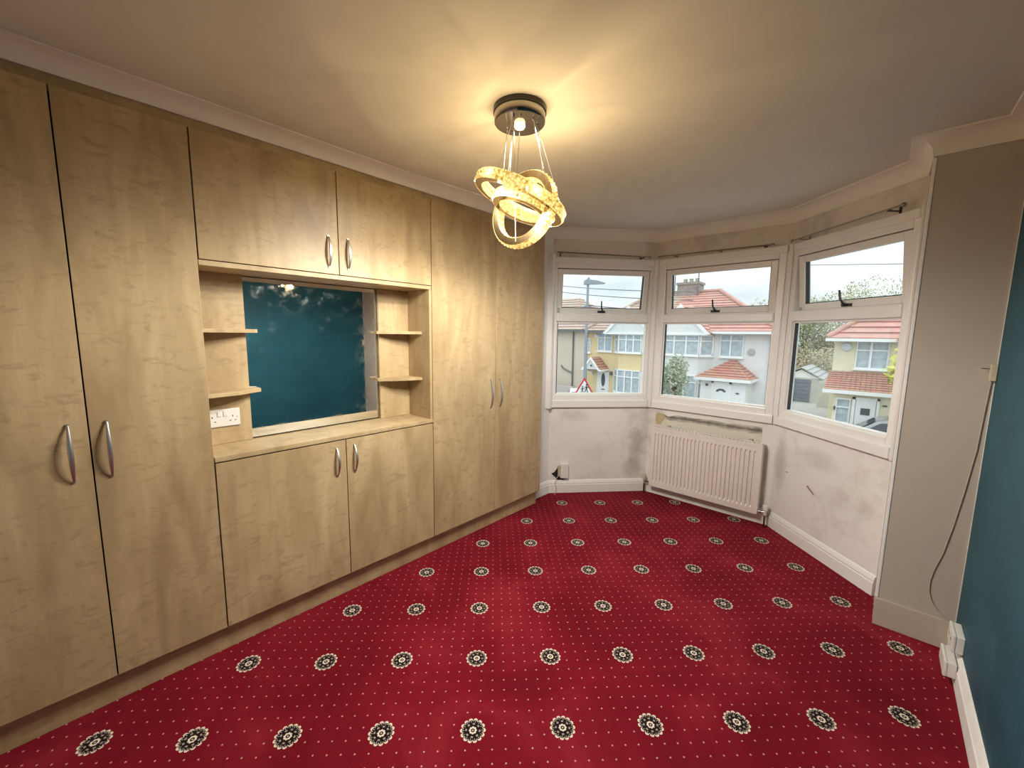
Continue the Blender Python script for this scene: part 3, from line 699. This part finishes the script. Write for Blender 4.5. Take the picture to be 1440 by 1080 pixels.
def hwindow(par, x0, x1, z0, z1, y, cols, tz=.30, t=.06, sill=True, name='window', ends=None):
    """white casement on a front at depth y; cols = pane boundaries as fractions"""
    f = G(); f.box(x0, x1, y-.07, y-.005, z1-t, z1); f.box(x0, x1, y-.07, y-.005, z0, z0+t); zt = z1 - (z1-z0)*tz
    bs = [0] + list(cols) + [1]
    for b in bs: xx = x0 + (x1-x0)*b; f.box(max(x0, xx-t*.6), min(x1, xx+t*.6), y-.07, y-.005, z0+t, z1-t)
    f.box(x0+.01, x1-.01, y-.068, y-.006, zt-t*.45, zt+t*.45)
    if sill: f.box(x0-.06, x1+.06, y-.12, y-.004, z0-.06, z0)
    w = obj(name, f, WPAINT, par)
    for i in range(len(bs)-1):
        a, b = x0+(x1-x0)*bs[i]+t*.6, x0+(x1-x0)*bs[i+1]-t*.6
        for za, zb in ((z0+t, zt-t*.45), (zt+t*.45, z1-t)):
            obj('pane', G().box(a, b, y-.04, y-.035, za, zb), HGLASS, w)
    n = max(8, int((x1-x0)*26)); c = G()
    c._a([(x0+.03+(x1-x0-.06)*i/n, y-.016+.008*math.sin(i*2.1), z) for z in (z0+.03, z1-.03) for i in range(n+1)], [(i, i+1, n+2+i, n+1+i) for i in range(n)])
    obj('net_curtain', c, NET, w)
    return w
struct('road', G().box(-60, 60, 6, 17.0, GZ-.3, GZ-.08), plain('road_asphalt', (.20, .20, .20), .9, 0, .1, 3))
struct('ground', G().box(-60, 60, 17.0, 90, GZ-.3, GZ), plain('pale_paving', (.42, .40, .37), .9, 0, .15, 1.5))
struct('pavement', G().box(-60, 60, 3.9, 6, GZ-.3, GZ+.02), plain('near_paving', (.40, .39, .37), .9, 0, .1, 2))

# --- pair of semi-detached houses: yellow (left) and white (right)
yh = thing('yellow_house', (-9.4, 25, GZ), 'yellow rendered semi-detached house with tiled porch seen through the left window', 'house')
obj('wall', G().box(-11.62, -7.26, 22, 30, GZ, 1.80), YEL, yh)
wh = thing('white_house', (-4.4, 25, GZ), 'white rendered semi-detached house with red hipped roof through the centre window', 'house')
obj('wall', G().prism([(-7.255, 22), (-1.62, 22), (-2.25, 26), (-7.255, 30)], GZ, 1.80), WHR, wh)
RZ, RY = 4.10, 26.0
obj('roof', courses((-7.25, 21.65, 1.72), (-1.35, 21.65, 1.72), (-7.25, RY, RZ), (-5.25, RY, RZ), 15, .045), RED, wh)
obj('roof_side', courses((-1.35, 21.65, 1.72), (-2.0, 26.0, 1.72), (-5.25, RY, RZ), (-5.2, RY, RZ), 15, .045), RED, wh)
obj('hip_ridge', G().tube([(-1.33, 21.62, 1.80), (-5.25, RY, RZ+.10)], .11, 8).tube([(-5.25, RY, RZ+.08), (-7.25, RY, RZ+.08)], .10, 8), RED, wh)
obj('roof', courses((-11.75, 21.65, 1.72), (-7.26, 21.65, 1.72), (-9.3, RY, RZ), (-7.26, RY, RZ), 15, .045), BROWN, yh)
obj('hip_ridge', G().tube([(-11.75, 21.62, 1.80), (-9.3, RY, RZ+.10)], .11, 8).tube([(-9.3, RY, RZ+.08), (-7.26, RY, RZ+.08)], .10, 8), BROWN, yh)
obj('gutter', G().box(-4.4, -1.3, 21.52, 21.68, 1.62, 1.74), WPAINT, wh); obj('gutter', G().box(-11.7, -10.2, 21.52, 21.68, 1.62, 1.74), GREYW, yh)
chm = obj('chimney', G().box(-7.60, -6.36, 25.6, 26.6, 3.3, 4.72).box(-7.66, -6.30, 25.54, 26.66, 4.60, 4.74), BRICK, wh)
for px_ in (-7.3, -6.95, -6.6): obj('chimney_pot', G().lathe([(.13, 4.74), (.12, 4.95), (.14, 4.98)], (px_, 26.1, 0), 10), plain('mossy_pot', (.34, .37, .28), .9), chm)
obj('aerial', G().tube([(-6.36, 25.55, 3.9), (-6.33, 25.55, 6.6)], .03, 6).tube([(-6.8, 25.55, 6.2), (-5.9, 25.5, 6.3)], .02, 5), GREYW, chm)
obj('aerial', G().tube([(-7.72, 25.5, 3.95), (-7.72, 25.5, 6.0)], .03, 6).tube([(-7.9, 25.5, 4.2), (-7.5, 25.5, 4.2)], .03, 5), GREYW, chm)
def gable_bay(par, xc, hw, wx0, wx1, wallmat, zlow0, zlow1):
    yb = 21.45
    # canted bay body
    poly = [(wx0-.25, 22.0), (wx0+.25, yb), (wx1-.25, yb), (wx1+.25, 22.0)]
    b = obj('bay_body', G().prism(poly, GZ, 1.66), wallmat, par)
    # gable
    ga = at(xc, 3.02, 22)[2]
    obj('gable', G().prism([(xc-hw+.08, 1.60), (xc+hw-.08, 1.60), (xc, 2.98)], 21.30, 22.2, 'y'), plain('gable_board', (.74, .76, .76), .7), par)
    obj('bargeboard', G().prism([(xc-hw-.12, 1.58), (xc-hw+.10, 1.58), (xc, 2.93), (xc, 3.12)], 21.22, 21.32, 'y').prism([(xc+hw+.12, 1.58), (xc+hw-.10, 1.58), (xc, 2.93), (xc, 3.12)], 21.22, 21.32, 'y').box(xc-hw, xc+hw, 21.24, 21.33, 1.54, 1.64), WPAINT, par)
    roofm = RED if par is wh else BROWN
    obj('gable_roof', courses((xc-hw-.1, 24.6, 1.62), (xc-hw-.1, 21.3, 1.62), (xc, 24.6, 3.10), (xc, 21.3, 3.10), 8, .04), roofm, par)
    obj('gable_roof', courses((xc+hw+.1, 21.3, 1.62), (xc+hw+.1, 24.6, 1.62), (xc, 21.3, 3.10), (xc, 24.6, 3.10), 8, .04), roofm, par)
    for z0, z1 in ((.50, 1.56), (zlow0, zlow1)):
        hwindow(par, wx0+.25, wx1-.25, z0, z1, yb, (.33, .66), name='bay_window')
        for s, xa, xb in ((0, wx0-.25, wx0+.25), (1, wx1-.25, wx1+.25)):   # canted side lights
            ya, ybb = (22.0, yb) if s == 0 else (yb, 22.0)
            dv = Vector((xb-xa, ybb-ya, 0)); Ld = dv.length; dv.normalize(); nn = Vector((dv.y, -dv.x, 0)); o0 = Vector((xa, ya, 0))
            if nn.y > 0: nn = -nn
            T = lambda u, w, z, o0=o0, dv=dv, nn=nn: tuple(o0 + dv*u + nn*w + Vector((0,0,z)))
            f = G(T); f.box(0, Ld, .005, .07, z1-.06, z1); f.box(0, Ld, .005, .07, z0, z0+.06); f.box(0, .08, .005, .07, z0, z1); f.box(Ld-.08, Ld, .005, .07, z0, z1); zt = z1-(z1-z0)*.3; f.box(0, Ld, .006, .068, zt-.03, zt+.03); f.box(-.03, Ld+.03, .003, .12, z0-.06, z0)
            w = obj('side_light', f, WPAINT, par); obj('pane', G(T).box(.08, Ld-.08, .03, .035, z0+.06, z1-.06), HGLASS, w); obj('net_curtain', G(T).box(.06, Ld-.06, .006, .012, z0+.05, z1-.05), NET, w)
gable_bay(wh, -5.74, 1.42, -6.85, -4.50, WHR, -1.75, -.50)
gable_bay(yh, -8.62, 1.42, -9.42, -7.55, YEL, -1.85, -.48)
hwindow(wh, -3.90, -2.86, .48, 1.63, 22, (.45,)); hwindow(yh, -10.86, -9.90, .50, 1.70, 22, (.5,))
hwindow(yh, -11.58, -11.40, .38, 1.28, 22, (), name='slit_window')
obj('downpipe', G().tube([(-1.72, 21.94, 1.6), (-1.72, 21.94, GZ)], .05, 8), GREYW, wh)
obj('wall_plaque', G().lathe([(.16, 0), (.16, .05), (.08, .07)], (-2.52, 21.99, .77), 16, Matrix.Rotation(PI/2, 3, 'X')), plain('plaque_grey', (.45,.45,.44), .6), wh)
obj('security_light', G().lathe([(.10, 0), (.12, .06), (.05, .12)], (-11.0, 21.99, 1.45), 12, Matrix.Rotation(PI/2, 3, 'X')), WPAINT, yh)
# white porch with hipped tiled roof
pf = 20.7
wp = obj('porch', G().box(-4.32, -2.35, pf, 22, GZ, -.52), plain('porch_white', (.84, .85, .85), .7), wh)
ax, az = -3.25, .40; e0, e1 = -4.55, -2.15
obj('porch_roof', courses((e0, pf-.2, -.48), (e1, pf-.2, -.48), (ax, 21.9, az), (ax+.01, 21.9, az), 8, .03, 6), RED2, wh)
obj('porch_roof', courses((e1, pf-.2, -.48), (e1, 22, -.48), (ax, 21.9, az), (ax+.02, 21.95, az), 8, .03, 6), RED2, wh)
obj('porch_fascia', G().box(e0-.03, e1+.03, pf-.26, pf-.18, -.60, -.46).box(e1-.05, e1+.03, pf-.2, 22, -.60, -.46).box(e0-.03, e0+.05, pf-.2, 22, -.60, -.46), WPAINT, wh)
dr = obj('front_door', G().box(-3.72, -3.02, pf-.05, pf-.005, GZ+.05, -.72), DOORW, wh, bevel=.01)
obj('door_frame', G().box(-3.80, -3.72, pf-.06, pf-.002, GZ, -.64).box(-3.02, -2.94, pf-.06, pf-.002, GZ, -.64).box(-3.80, -2.94, pf-.06, pf-.002, -.72, -.64), GREYW if 0 else WPAINT, wh)
fan = [(-3.37 + .22*math.cos(t), -1.12 + .16*math.sin(t)) for t in [k*PI/8 for k in range(9)]] + [(-3.37 + .10*math.cos(t), -1.12 + .06*math.sin(t)) for t in [k*PI/8 for k in range(8, -1, -1)]]
obj('fan_light', G().prism(fan, pf-.056, pf-.048, 'y'), SLATE, dr)
obj('door_number', G().box(-2.74, -2.60, pf-.02, pf-.004, -1.16, -1.10), SLATE, wh)
obj('wall_lamp', G().box(-4.06, -3.97, pf-.10, pf-.003, -.88, -.78), SLATE, wh)
# yellow porch canopy with gable
pc = 20.9
obj('canopy_roof', courses((-11.30, 22, -.56), (-11.30, pc, -.56), (-10.75, 22, .16), (-10.75, pc, .16), 5, .03), RED2, yh)
obj('canopy_roof', courses((-10.08, pc, -.56), (-10.08, 22, -.56), (-10.75, pc, .16), (-10.75, 22, .16), 5, .03, 5), RED2, yh)
obj('canopy_gable', G().prism([(-11.24, -.55), (-10.12, -.55), (-10.70, .10)], pc+.05, pc+.10, 'y'), plain('canopy_board', (.70, .70, .66), .7), yh)
obj('bargeboard', G().prism([(-11.36, -.62), (-11.22, -.62), (-10.70, .03), (-10.70, .18)], pc-.03, pc+.05, 'y').prism([(-10.02, -.62), (-10.16, -.62), (-10.70, .03), (-10.70, .18)], pc-.03, pc+.05, 'y').box(-10.1, -10.02, pc, 22, -.66, -.55), WPAINT, yh)
obj('canopy_lamp', G().lathe([(.02, 0), (.06, .03), (.05, .08)], (-10.66, pc+.05, -.33), 10, Matrix.Rotation(PI/2, 3, 'X')), SLATE, yh)
obj('canopy_bracket', G().prism([(22, -1.05), (22, -.6), (21.2, -.6), (21.3, -.7), (21.8, -.8)], -11.22, -11.14, 'x'), WPAINT, yh)
dr = obj('front_door', G().box(-10.84, -10.02, 21.95, 21.995, GZ+.05, -.72), DOORW, yh, bevel=.01)
ov = [(-10.40 + .13*math.cos(t), -1.24 + .42*math.sin(t)) for t in [k*PI/10 for k in range(20)]]
obj('oval_light', G().prism(ov, 21.938, 21.951, 'y'), SLATE, dr); obj('letter_plate', G().box(-10.52, -10.28, 21.938, 21.951, -1.86, -1.80), SLATE, dr)
obj('coach_lamp', G().box(-9.93, -9.80, 21.84, 21.99, -.92, -.70), GREYW, yh)

# --- tan house at the far left
th = thing('tan_house', (-14, 25, GZ), 'tan pebbledashed house wall with brown roof at the left edge of the view', 'house')
obj('wall', G().box(-19, -11.70, 21.9, 29, GZ, 1.84), TAN, th)
obj('roof', courses((-19.2, 21.6, 1.78), (-11.66, 21.6, 1.78), (-17, 25.4, 4.15), (-14.6, 25.4, 4.15), 13, .045), BROWN, th)
obj('roof_side', courses((-11.66, 21.6, 1.78), (-11.66, 29, 1.78), (-14.6, 25.4, 4.15), (-14.55, 25.4, 4.15), 13, .045), BROWN, th)
obj('gutter', G().box(-19.2, -11.66, 21.48, 21.63, 1.70, 1.80), GREYW, th)
obj('downpipe', G().tube([(-12.45, 21.6, 1.72), (-12.62, 21.84, 1.58), (-12.60, 21.84, -2.0)], .05, 8), GREYW, th)
obj('downpipe', G().tube([(-12.62, 21.83, -.99), (-13.35, 21.83, -.72), (-13.5, 21.83, -.55)], .045, 8), GREYW, th)
obj('garden_wall', G().box(-19, -11.9, 20.9, 21.1, GZ, -1.75), plain('garden_wall_render', (.50, .46, .42), .9), th)

# --- cream house at the right
rh = thing('cream_house', (3.5, 25, GZ), 'cream rendered house with red hipped roof and tiled lean-to through the right window', 'house')
obj('wall', G().box(.58, 7, 22, 30, GZ, 1.50), CRM, rh)
hx = .34
obj('roof', courses((hx, 21.65, 1.46), (7, 21.65, 1.46), (hx+4.2, 25.85, 4.88), (7, 25.85, 4.88), 15, .05), RED, rh)
obj('roof_side', courses((hx, 30, 1.46), (hx, 21.65, 1.46), (hx+4.2, 25.85, 4.88), (hx+4.21, 25.85, 4.88), 15, .05), RED, rh)
obj('hip_ridge', G().tube([(hx-.02, 21.62, 1.53), (hx+4.2, 25.85, 4.98)], .10, 8), RED, rh)
obj('gutter', G().box(hx-.05, 2.6, 21.5, 21.66, 1.36, 1.48), WPAINT, rh)
obj('gable', G().prism([(2.62, 1.36), (5.4, 1.36), (4.0, 2.75)], 21.25, 22.1, 'y'), WPAINT, rh)
obj('gable_roof', courses((2.5, 24.5, 1.40), (2.5, 21.2, 1.40), (4.0, 24.5, 2.90), (4.0, 21.2, 2.90), 8, .04), RED, rh)
hwindow(rh, 1.31, 2.31, .24, 1.40, 22, (.46,), .34)
obj('alarm_box', G().lathe([(.17, 0), (.18, .05), (.15, .10), (.06, .11)], (.98, 21.99, 1.13), 18, Matrix.Rotation(PI/2, 3, 'X')), plain('alarm_white', (.62, .66, .72), .4), rh)
obj('lean_to_wall', G().box(.80, 2.62, 21.0, 22, GZ, -.66), CRM, rh)
obj('lean_to_roof', courses((.48, 20.75, -.60), (2.72, 20.75, -.60), (.50, 22, .10), (2.66, 22, .10), 9, .03, 6.5), RED2, rh)
obj('fascia', G().box(.44, 2.76, 20.68, 20.78, -.72, -.58), WPAINT, rh)
hwindow(rh, .90, 1.36, -1.95, -.92, 21.0, (), .36)
dr = obj('front_door', G().box(1.52, 2.12, 20.94, 20.99, GZ+.05, -.92), DOORW, rh, bevel=.01)
obj('door_light', G().box(1.68, 1.96, 20.93, 20.945, -1.52, -1.25), SLATE, dr); obj('door_frame', G().box(1.40, 1.50, 20.93, 20.995, GZ, -.84).box(2.14, 2.22, 20.93, 20.995, GZ, -.84).box(1.40, 2.22, 20.93, 20.995, -.92, -.84), WPAINT, rh)
obj('wall_lamp', G().box(.84, .90, 20.90, 20.995, -1.42, -1.28), SLATE, rh); obj('house_sign', G().box(2.30, 2.44, 20.97, 20.995, -1.12, -1.06), SLATE, rh)
# --- garage
gr = thing('garage', (-1.4, 34, GZ), 'pale concrete garage with a blue-grey door beyond the driveway', 'garage')
ga0, ga1, gy = -2.75, -.70, 32.5
obj('wall', G().box(ga0, ga1, gy, 38, GZ, -1.15), plain('garage_concrete', (.60, .58, .53), .9, 0, .12, 2), gr)
obj('gable', G().prism([(ga0, -1.15), (ga1, -1.15), ((ga0+ga1)/2, -.62)], gy, gy+.1, 'y'), WPAINT, gr)
obj('roof', courses((ga0-.15, 38, -1.22), (ga0-.15, gy-.15, -1.22), ((ga0+ga1)/2, 38, -.5), ((ga0+ga1)/2, gy-.15, -.5), 4, .05), GREYT, gr); obj('roof', courses((ga1+.15, gy-.15, -1.22), (ga1+.15, 38, -1.22), ((ga0+ga1)/2, gy-.15, -.5), ((ga0+ga1)/2, 38, -.5), 4, .05), GREYT, gr)
for k in range(6): obj('door_panel', G().box(ga0+.2, ga1-.45, gy-.05, gy-.005, GZ+.02+k*.25, GZ+.25+k*.25), plain('garage_door_slate', (.20, .23, .27), .7, 0, .2, 4) if k == 0 else bpy.data.materials['garage_door_slate'], gr, bevel=.01)
obj('garden_gate', G().box(-.62, .45, 31, 31.1, GZ, -1.2), plain('pale_fence', (.62, .60, .54), .9, 0, .12, 3), label='pale boarded side gate between garage and cream house', cat='gate', loc=(0, 31, GZ))

# --- foliage
def leaf_mat(name, c1, c2):
    m = M(name); v = m.coord(); n_ = m.noise(v, 3.0, 3); m.col(m.ramp(n_, [(.3, c1), (.7, c2)])).set(Roughness=.7, Specular_IOR_Level=.2)
    return m.m
LG = leaf_mat('hedge_leaf', (.30, .32, .18), (.44, .44, .28)); LW = leaf_mat('pale_leaf', (.22, .27, .17), (.50, .54, .44)); LY = leaf_mat('yellow_leaf', (.46, .50, .10), (.62, .58, .18)); LB = leaf_mat('russet_leaf', (.40, .35, .23), (.52, .46, .32))
BARK = plain('bark', (.20, .16, .12), .9, 0, .2)
def tree(name, x, y, top, rx, rz, n, size, mat, label, cat='tree', group=None, seed=0, trunk=True, base=GZ):
    rnd = random.Random(seed); t = thing(name, (x, y, base), label, cat, group)
    blobs = [(rnd.gauss(0, .45)*rx, rnd.gauss(0, .4)*rx, rnd.uniform(-.75, .75)*rz, rnd.uniform(.35, .6)) for _ in range(9)]
    g = G(); vs = []; fs = []; cz = top - rz
    for i in range(n):
        bx_, by_, bz_, br = rnd.choice(blobs)
        d_ = Vector((rnd.gauss(0,1), rnd.gauss(0,1), rnd.gauss(0,1))).normalized() * (rnd.random()**.4)
        p = Vector((x + bx_ + d_.x*br*rx, y + by_ + d_.y*br*rx, cz + bz_*.8 + d_.z*br*rz))
        if p.z < base: p.z = base + rnd.random()*.4
        a = Vector((rnd.gauss(0,1), rnd.gauss(0,1), rnd.gauss(0,1))).normalized(); b_ = a.orthogonal().normalized(); s = size*rnd.uniform(.6, 1.3); k = len(vs)
        vs += [tuple(p - a*s), tuple(p + b_*s*.45), tuple(p + a*s), tuple(p - b_*s*.45)]; fs.append((k, k+1, k+2, k+3))
    obj('foliage', g._a(vs, fs), mat, t, kind='stuff')
    if trunk:
        tg = G().tube([(x, y, base), (x+.03, y, (base+cz)/2), (x, y, cz)], [.12, .09, .05], 8)
        for bx_, by_, bz_, br in blobs: tg.tube([(x, y, cz-.4*rz), (x+bx_*.5, y+by_*.5, cz+bz_*.3), (x+bx_, y+by_, cz+bz_*.8)], [.045, .03, .012], 5)
        obj('trunk', tg, BARK, t)
tree('front_garden_tree', -4.75, 18.6, .65, .95, 1.25, 2600, .075, LW, 'small pale-leaved tree in front of the white house', seed=3)
tree('young_tree', 3.05, 18.9, 1.6, .85, 1.5, 700, .14, LY, 'yellow-green tree in front of the cream house at the right pane edge', seed=5)
tree('boundary_hedge', -2.6, 39.6, 1.6, 3.4, 1.9, 9000, .10, LB, 'overgrown russet hedge behind the garage', 'hedge', seed=61, trunk=False)
bt = [(-9.5, 42, 4.6, 2.6), (-6.0, 40, 4.4, 2.4), (-2.8, 41, 5.0, 2.6), (-.2, 43, 4.6, 2.5), (2.4, 45, 6.6, 3.0), (5.8, 44, 8.2, 3.2), (8.8, 46, 8.6, 3.2)]
lab = ['olive tree far behind the white house roof', 'olive tree crown just above the white house hip', 'broad olive tree behind the garage, left part', 'russet-green tree directly behind the garage roof', 'tall tree rising behind the cream house hip', 'tall tree top above the cream house roof', 'rightmost tree top beyond the cream house']
for i, (x, y, t_, r_) in enumerate(bt): tree('background_tree', x, y, t_, r_, (t_-GZ)*.48, 7000, .095, (LG, LB, LG, LB, LG, LG, LB)[i], lab[i], group='trees behind the houses', seed=20+i)

# --- parked cars
CARP = {'dark': plain('dark_car_paint', (.06, .065, .075), .25, 0, .1, 4), 'white': plain('white_car_paint', (.75, .75, .75), .25, 0, .02), 'silver': plain('silver_car_paint', (.30, .32, .34), .22, .4, .05)}
TYRE = plain('tyre_rubber', (.02, .02, .02), .8); CGL = plain('car_glass', (.035, .045, .055), .08, 0, .05)
def car(x, y, rz, paint, label, k=1.0):
    c, s = math.cos(rz)*k, math.sin(rz)*k; z0 = GZ if y > 17 else GZ-.08
    T = lambda a, b, z: (x + c*a - s*b, y + s*a + c*b, z0 + z*k)
    t = thing('parked_car', (x, y, z0), label, 'car', 'parked cars in the street')
    low = [(-2.0,.28), (-2.02,.60), (-1.95,.82), (-1.0,.93), (1.6,.95), (1.95,.88), (2.02,.62), (2.0,.28)]
    def loft(poly, wb, wt, zs):
        g = G(T); n = len(poly); zlo = min(p[1] for p in poly); zhi = max(p[1] for p in poly)
        W = lambda z: wb + (wt-wb)*(z-zlo)/(zhi-zlo)
        g._a([(p[0], -W(p[1]), p[1]) for p in poly] + [(p[0], W(p[1]), p[1]) for p in poly], [tuple(range(n))[::-1], tuple(range(n, 2*n))] + [(i, (i+1)%n, n+(i+1)%n, n+i) for i in range(n)]); return g
    obj('body', loft(low, .86, .84, 0), CARP[paint], t, bevel=.05, smooth=True)
    cab = [(-1.15,.90), (-.55,1.34), (-.2,1.43), (.7,1.44), (1.25,1.36), (1.75,.93)]
    obj('cabin', loft(cab, .80, .60, 0), CARP[paint], t, bevel=.03, smooth=True)
    g = G(T)
    g._a([(-1.13,-.66,.93), (-1.13,.66,.93), (-.60,.54,1.325), (-.60,-.54,1.325)], [(0,1,2,3)]); g.v = [tuple(Vector(v) + Vector((-c*.015, -s*.015, .012))) for v in g.v]
    obj('windscreen', g, CGL, t)
    for sg in (-1, 1):
        for p in ([(-.88,.97), (-.45,1.30), (.22,1.36), (.22,.97)], [(.30,.97), (.30,1.36), (1.12,1.30), (1.45,.97)]):
            W = lambda z: (.80 + (.60-.80)*(z-.90)/.54 + .008)*sg
            obj('side_window', G(T)._a([(q[0], W(q[1]), q[1]) for q in p], [(0,1,2,3)]), CGL, t)
    for a in (-1.25, 1.25):
        for b in (-.80, .80): obj('wheel', G(T).tube([(a, b-.09, .31), (a, b+.09, .31)], .31, 16), TYRE, t)
    for b in (-.62, .62): obj('headlamp', G(T).box(-2.015, -1.93, b-.14, b+.14, .62, .76), WHITE, t, bevel=.02)
car(2.75, 19.55, math.radians(0), 'silver', 'silver-grey car parked in front of the cream house door')
car(3.35, 15.9, math.radians(4), 'dark', 'dark car parked at the near kerb, lowest in the right pane')
car(-10.40, 19.3, math.radians(125), 'white', 'white car partly hidden behind the triangular road sign', .8)

# --- street lamp, school warning sign, wires
lx, ly = -6.71, 14.0
LAMPG = plain('galvanised_grey', (.33, .37, .40), .5, .3, .08)
sl = thing('street_lamp', (lx, ly, GZ-.08), 'grey street lamp column outside the left bay window', 'street lamp')
obj('column', G().tube([(lx, ly, GZ-.08), (lx, ly, -.6), (lx, ly, 3.5)], [.075, .065, .045], 12), LAMPG, sl, smooth=True)
hd_ = obj('lamp_head', G().prism([(-.16, 3.46), (.66, 3.50), (.66, 3.53), (.34, 3.62), (-.08, 3.66), (-.16, 3.60)], -.09, .09, 'y'), LAMPG, sl)
me = hd_.data; off = Vector((lx, ly, 0))
for v in me.vertices:
    p = Vector((v.co.x, v.co.y, v.co.z)) + WL[sl.name]; q = Matrix.Rotation(math.radians(42), 3, 'Z') @ Vector((p.x, p.y, 0)); v.co = Vector((q.x, q.y, p.z)) + off - WL[sl.name]
obj('photocell', G().lathe([(.05, 3.64), (.05, 3.72), (.02, 3.76)], (lx+.02, ly, 0), 10), LAMPG, sl)
obj('wire_bracket', G().tube([(lx+.12, ly+.1, 2.62), (lx, ly, 2.66), (lx-.28, ly-.25, 2.52), (lx-.45, ly-.4, 2.40)], .03, 6), LAMPG, sl)
ws = thing('warning_sign', (lx, ly-.09, -.85), 'red-bordered triangular road sign with two walking children, on the lamp column', 'road sign')
ca, sa_ = math.cos(math.radians(36)), math.sin(math.radians(36))
def TSg(u, w, z): return (lx+.05 + ca*u + sa_*w, ly - .09 + sa_*u - ca*w, z)
SGN_R = plain('sign_red', (.60, .03, .06), .4, 0, .03); SGN_W = plain('sign_white', (.80, .80, .80), .4, 0, .02)
apex, zb0, hwid = -.215, -.98, .44
def rt_tri(k): cz = zb0 + (apex-zb0)/3; return [(-hwid*k, cz + (zb0-cz)*k), (hwid*k, cz + (zb0-cz)*k), (0, cz + (apex-cz)*k)]
obj('red_border', G(TSg).prism(rt_tri(1.0), 0, .010, 'y'), SGN_R, ws, bevel=.004); pn = obj('white_panel', G(TSg).prism(rt_tri(.76), .0102, .013, 'y'), SGN_W, ws)
for u0, k in ((-.075, .85), (.085, 1.08)):
    g = G(TSg); zc = zb0 + .10; P = lambda pts: [(u0 + a*k, zc + b*k) for a, b in pts]
    g.prism(P([(-.03, .16), (.03, .16), (.035, .28), (-.025, .29)]), .0132, .0150, 'y')
    g.prism(P([(-.03, .17), (.0, .17), (-.05, .02), (-.085, .02)]), .0132, .0151, 'y'); g.prism(P([(.0, .17), (.03, .17), (.075, .02), (.04, .02)]), .0132, .0152, 'y')
    g.prism(P([(-.02, .28), (-.025, .25), (-.09, .19), (-.10, .205)]), .0132, .0153, 'y'); g.prism(P([(.03, .28), (.035, .25), (.095, .20), (.10, .215)]), .0132, .0154, 'y')
    g.prism(P([(.005 + .034*math.cos(t), .335 + .036*math.sin(t)) for t in [j*PI/5 for j in range(10)]]), .0132, .0150, 'y')
    obj('walking_child', g, BLACK, pn)
obj('sign_clamp', G().box(lx-.07, lx+.07, ly-.085, ly+.07, -.72, -.66), LAMPG, ws)
def wire(p, q, sag, label, r=.018):
    p, q = Vector(p), Vector(q); pts = [p.lerp(q, i/14) - Vector((0, 0, 4*sag*(i/14)*(1-i/14))) for i in range(15)]
    obj('overhead_wire', G().tube(pts, r, 5), GREYW, label=label, cat='wire', group='overhead wires', loc=tuple(p))
wire((-13.5, 20, 4.55), (-3.0, 15, 3.05), .10, 'highest overhead wire crossing the sky in the left top pane')
wire((-13.5, 20, 4.20), (-3.0, 15, 2.75), .10, 'second overhead wire down in the left top pane')
wire((-6.71, 14, 2.66), (-2.0, 14.5, 2.35), .08, 'lowest overhead wire, tied to the street lamp column')
wire((-3.0, 12, 3.515), (7.0, 12, 2.66), .0, 'single overhead wire crossing the right top pane', .009)
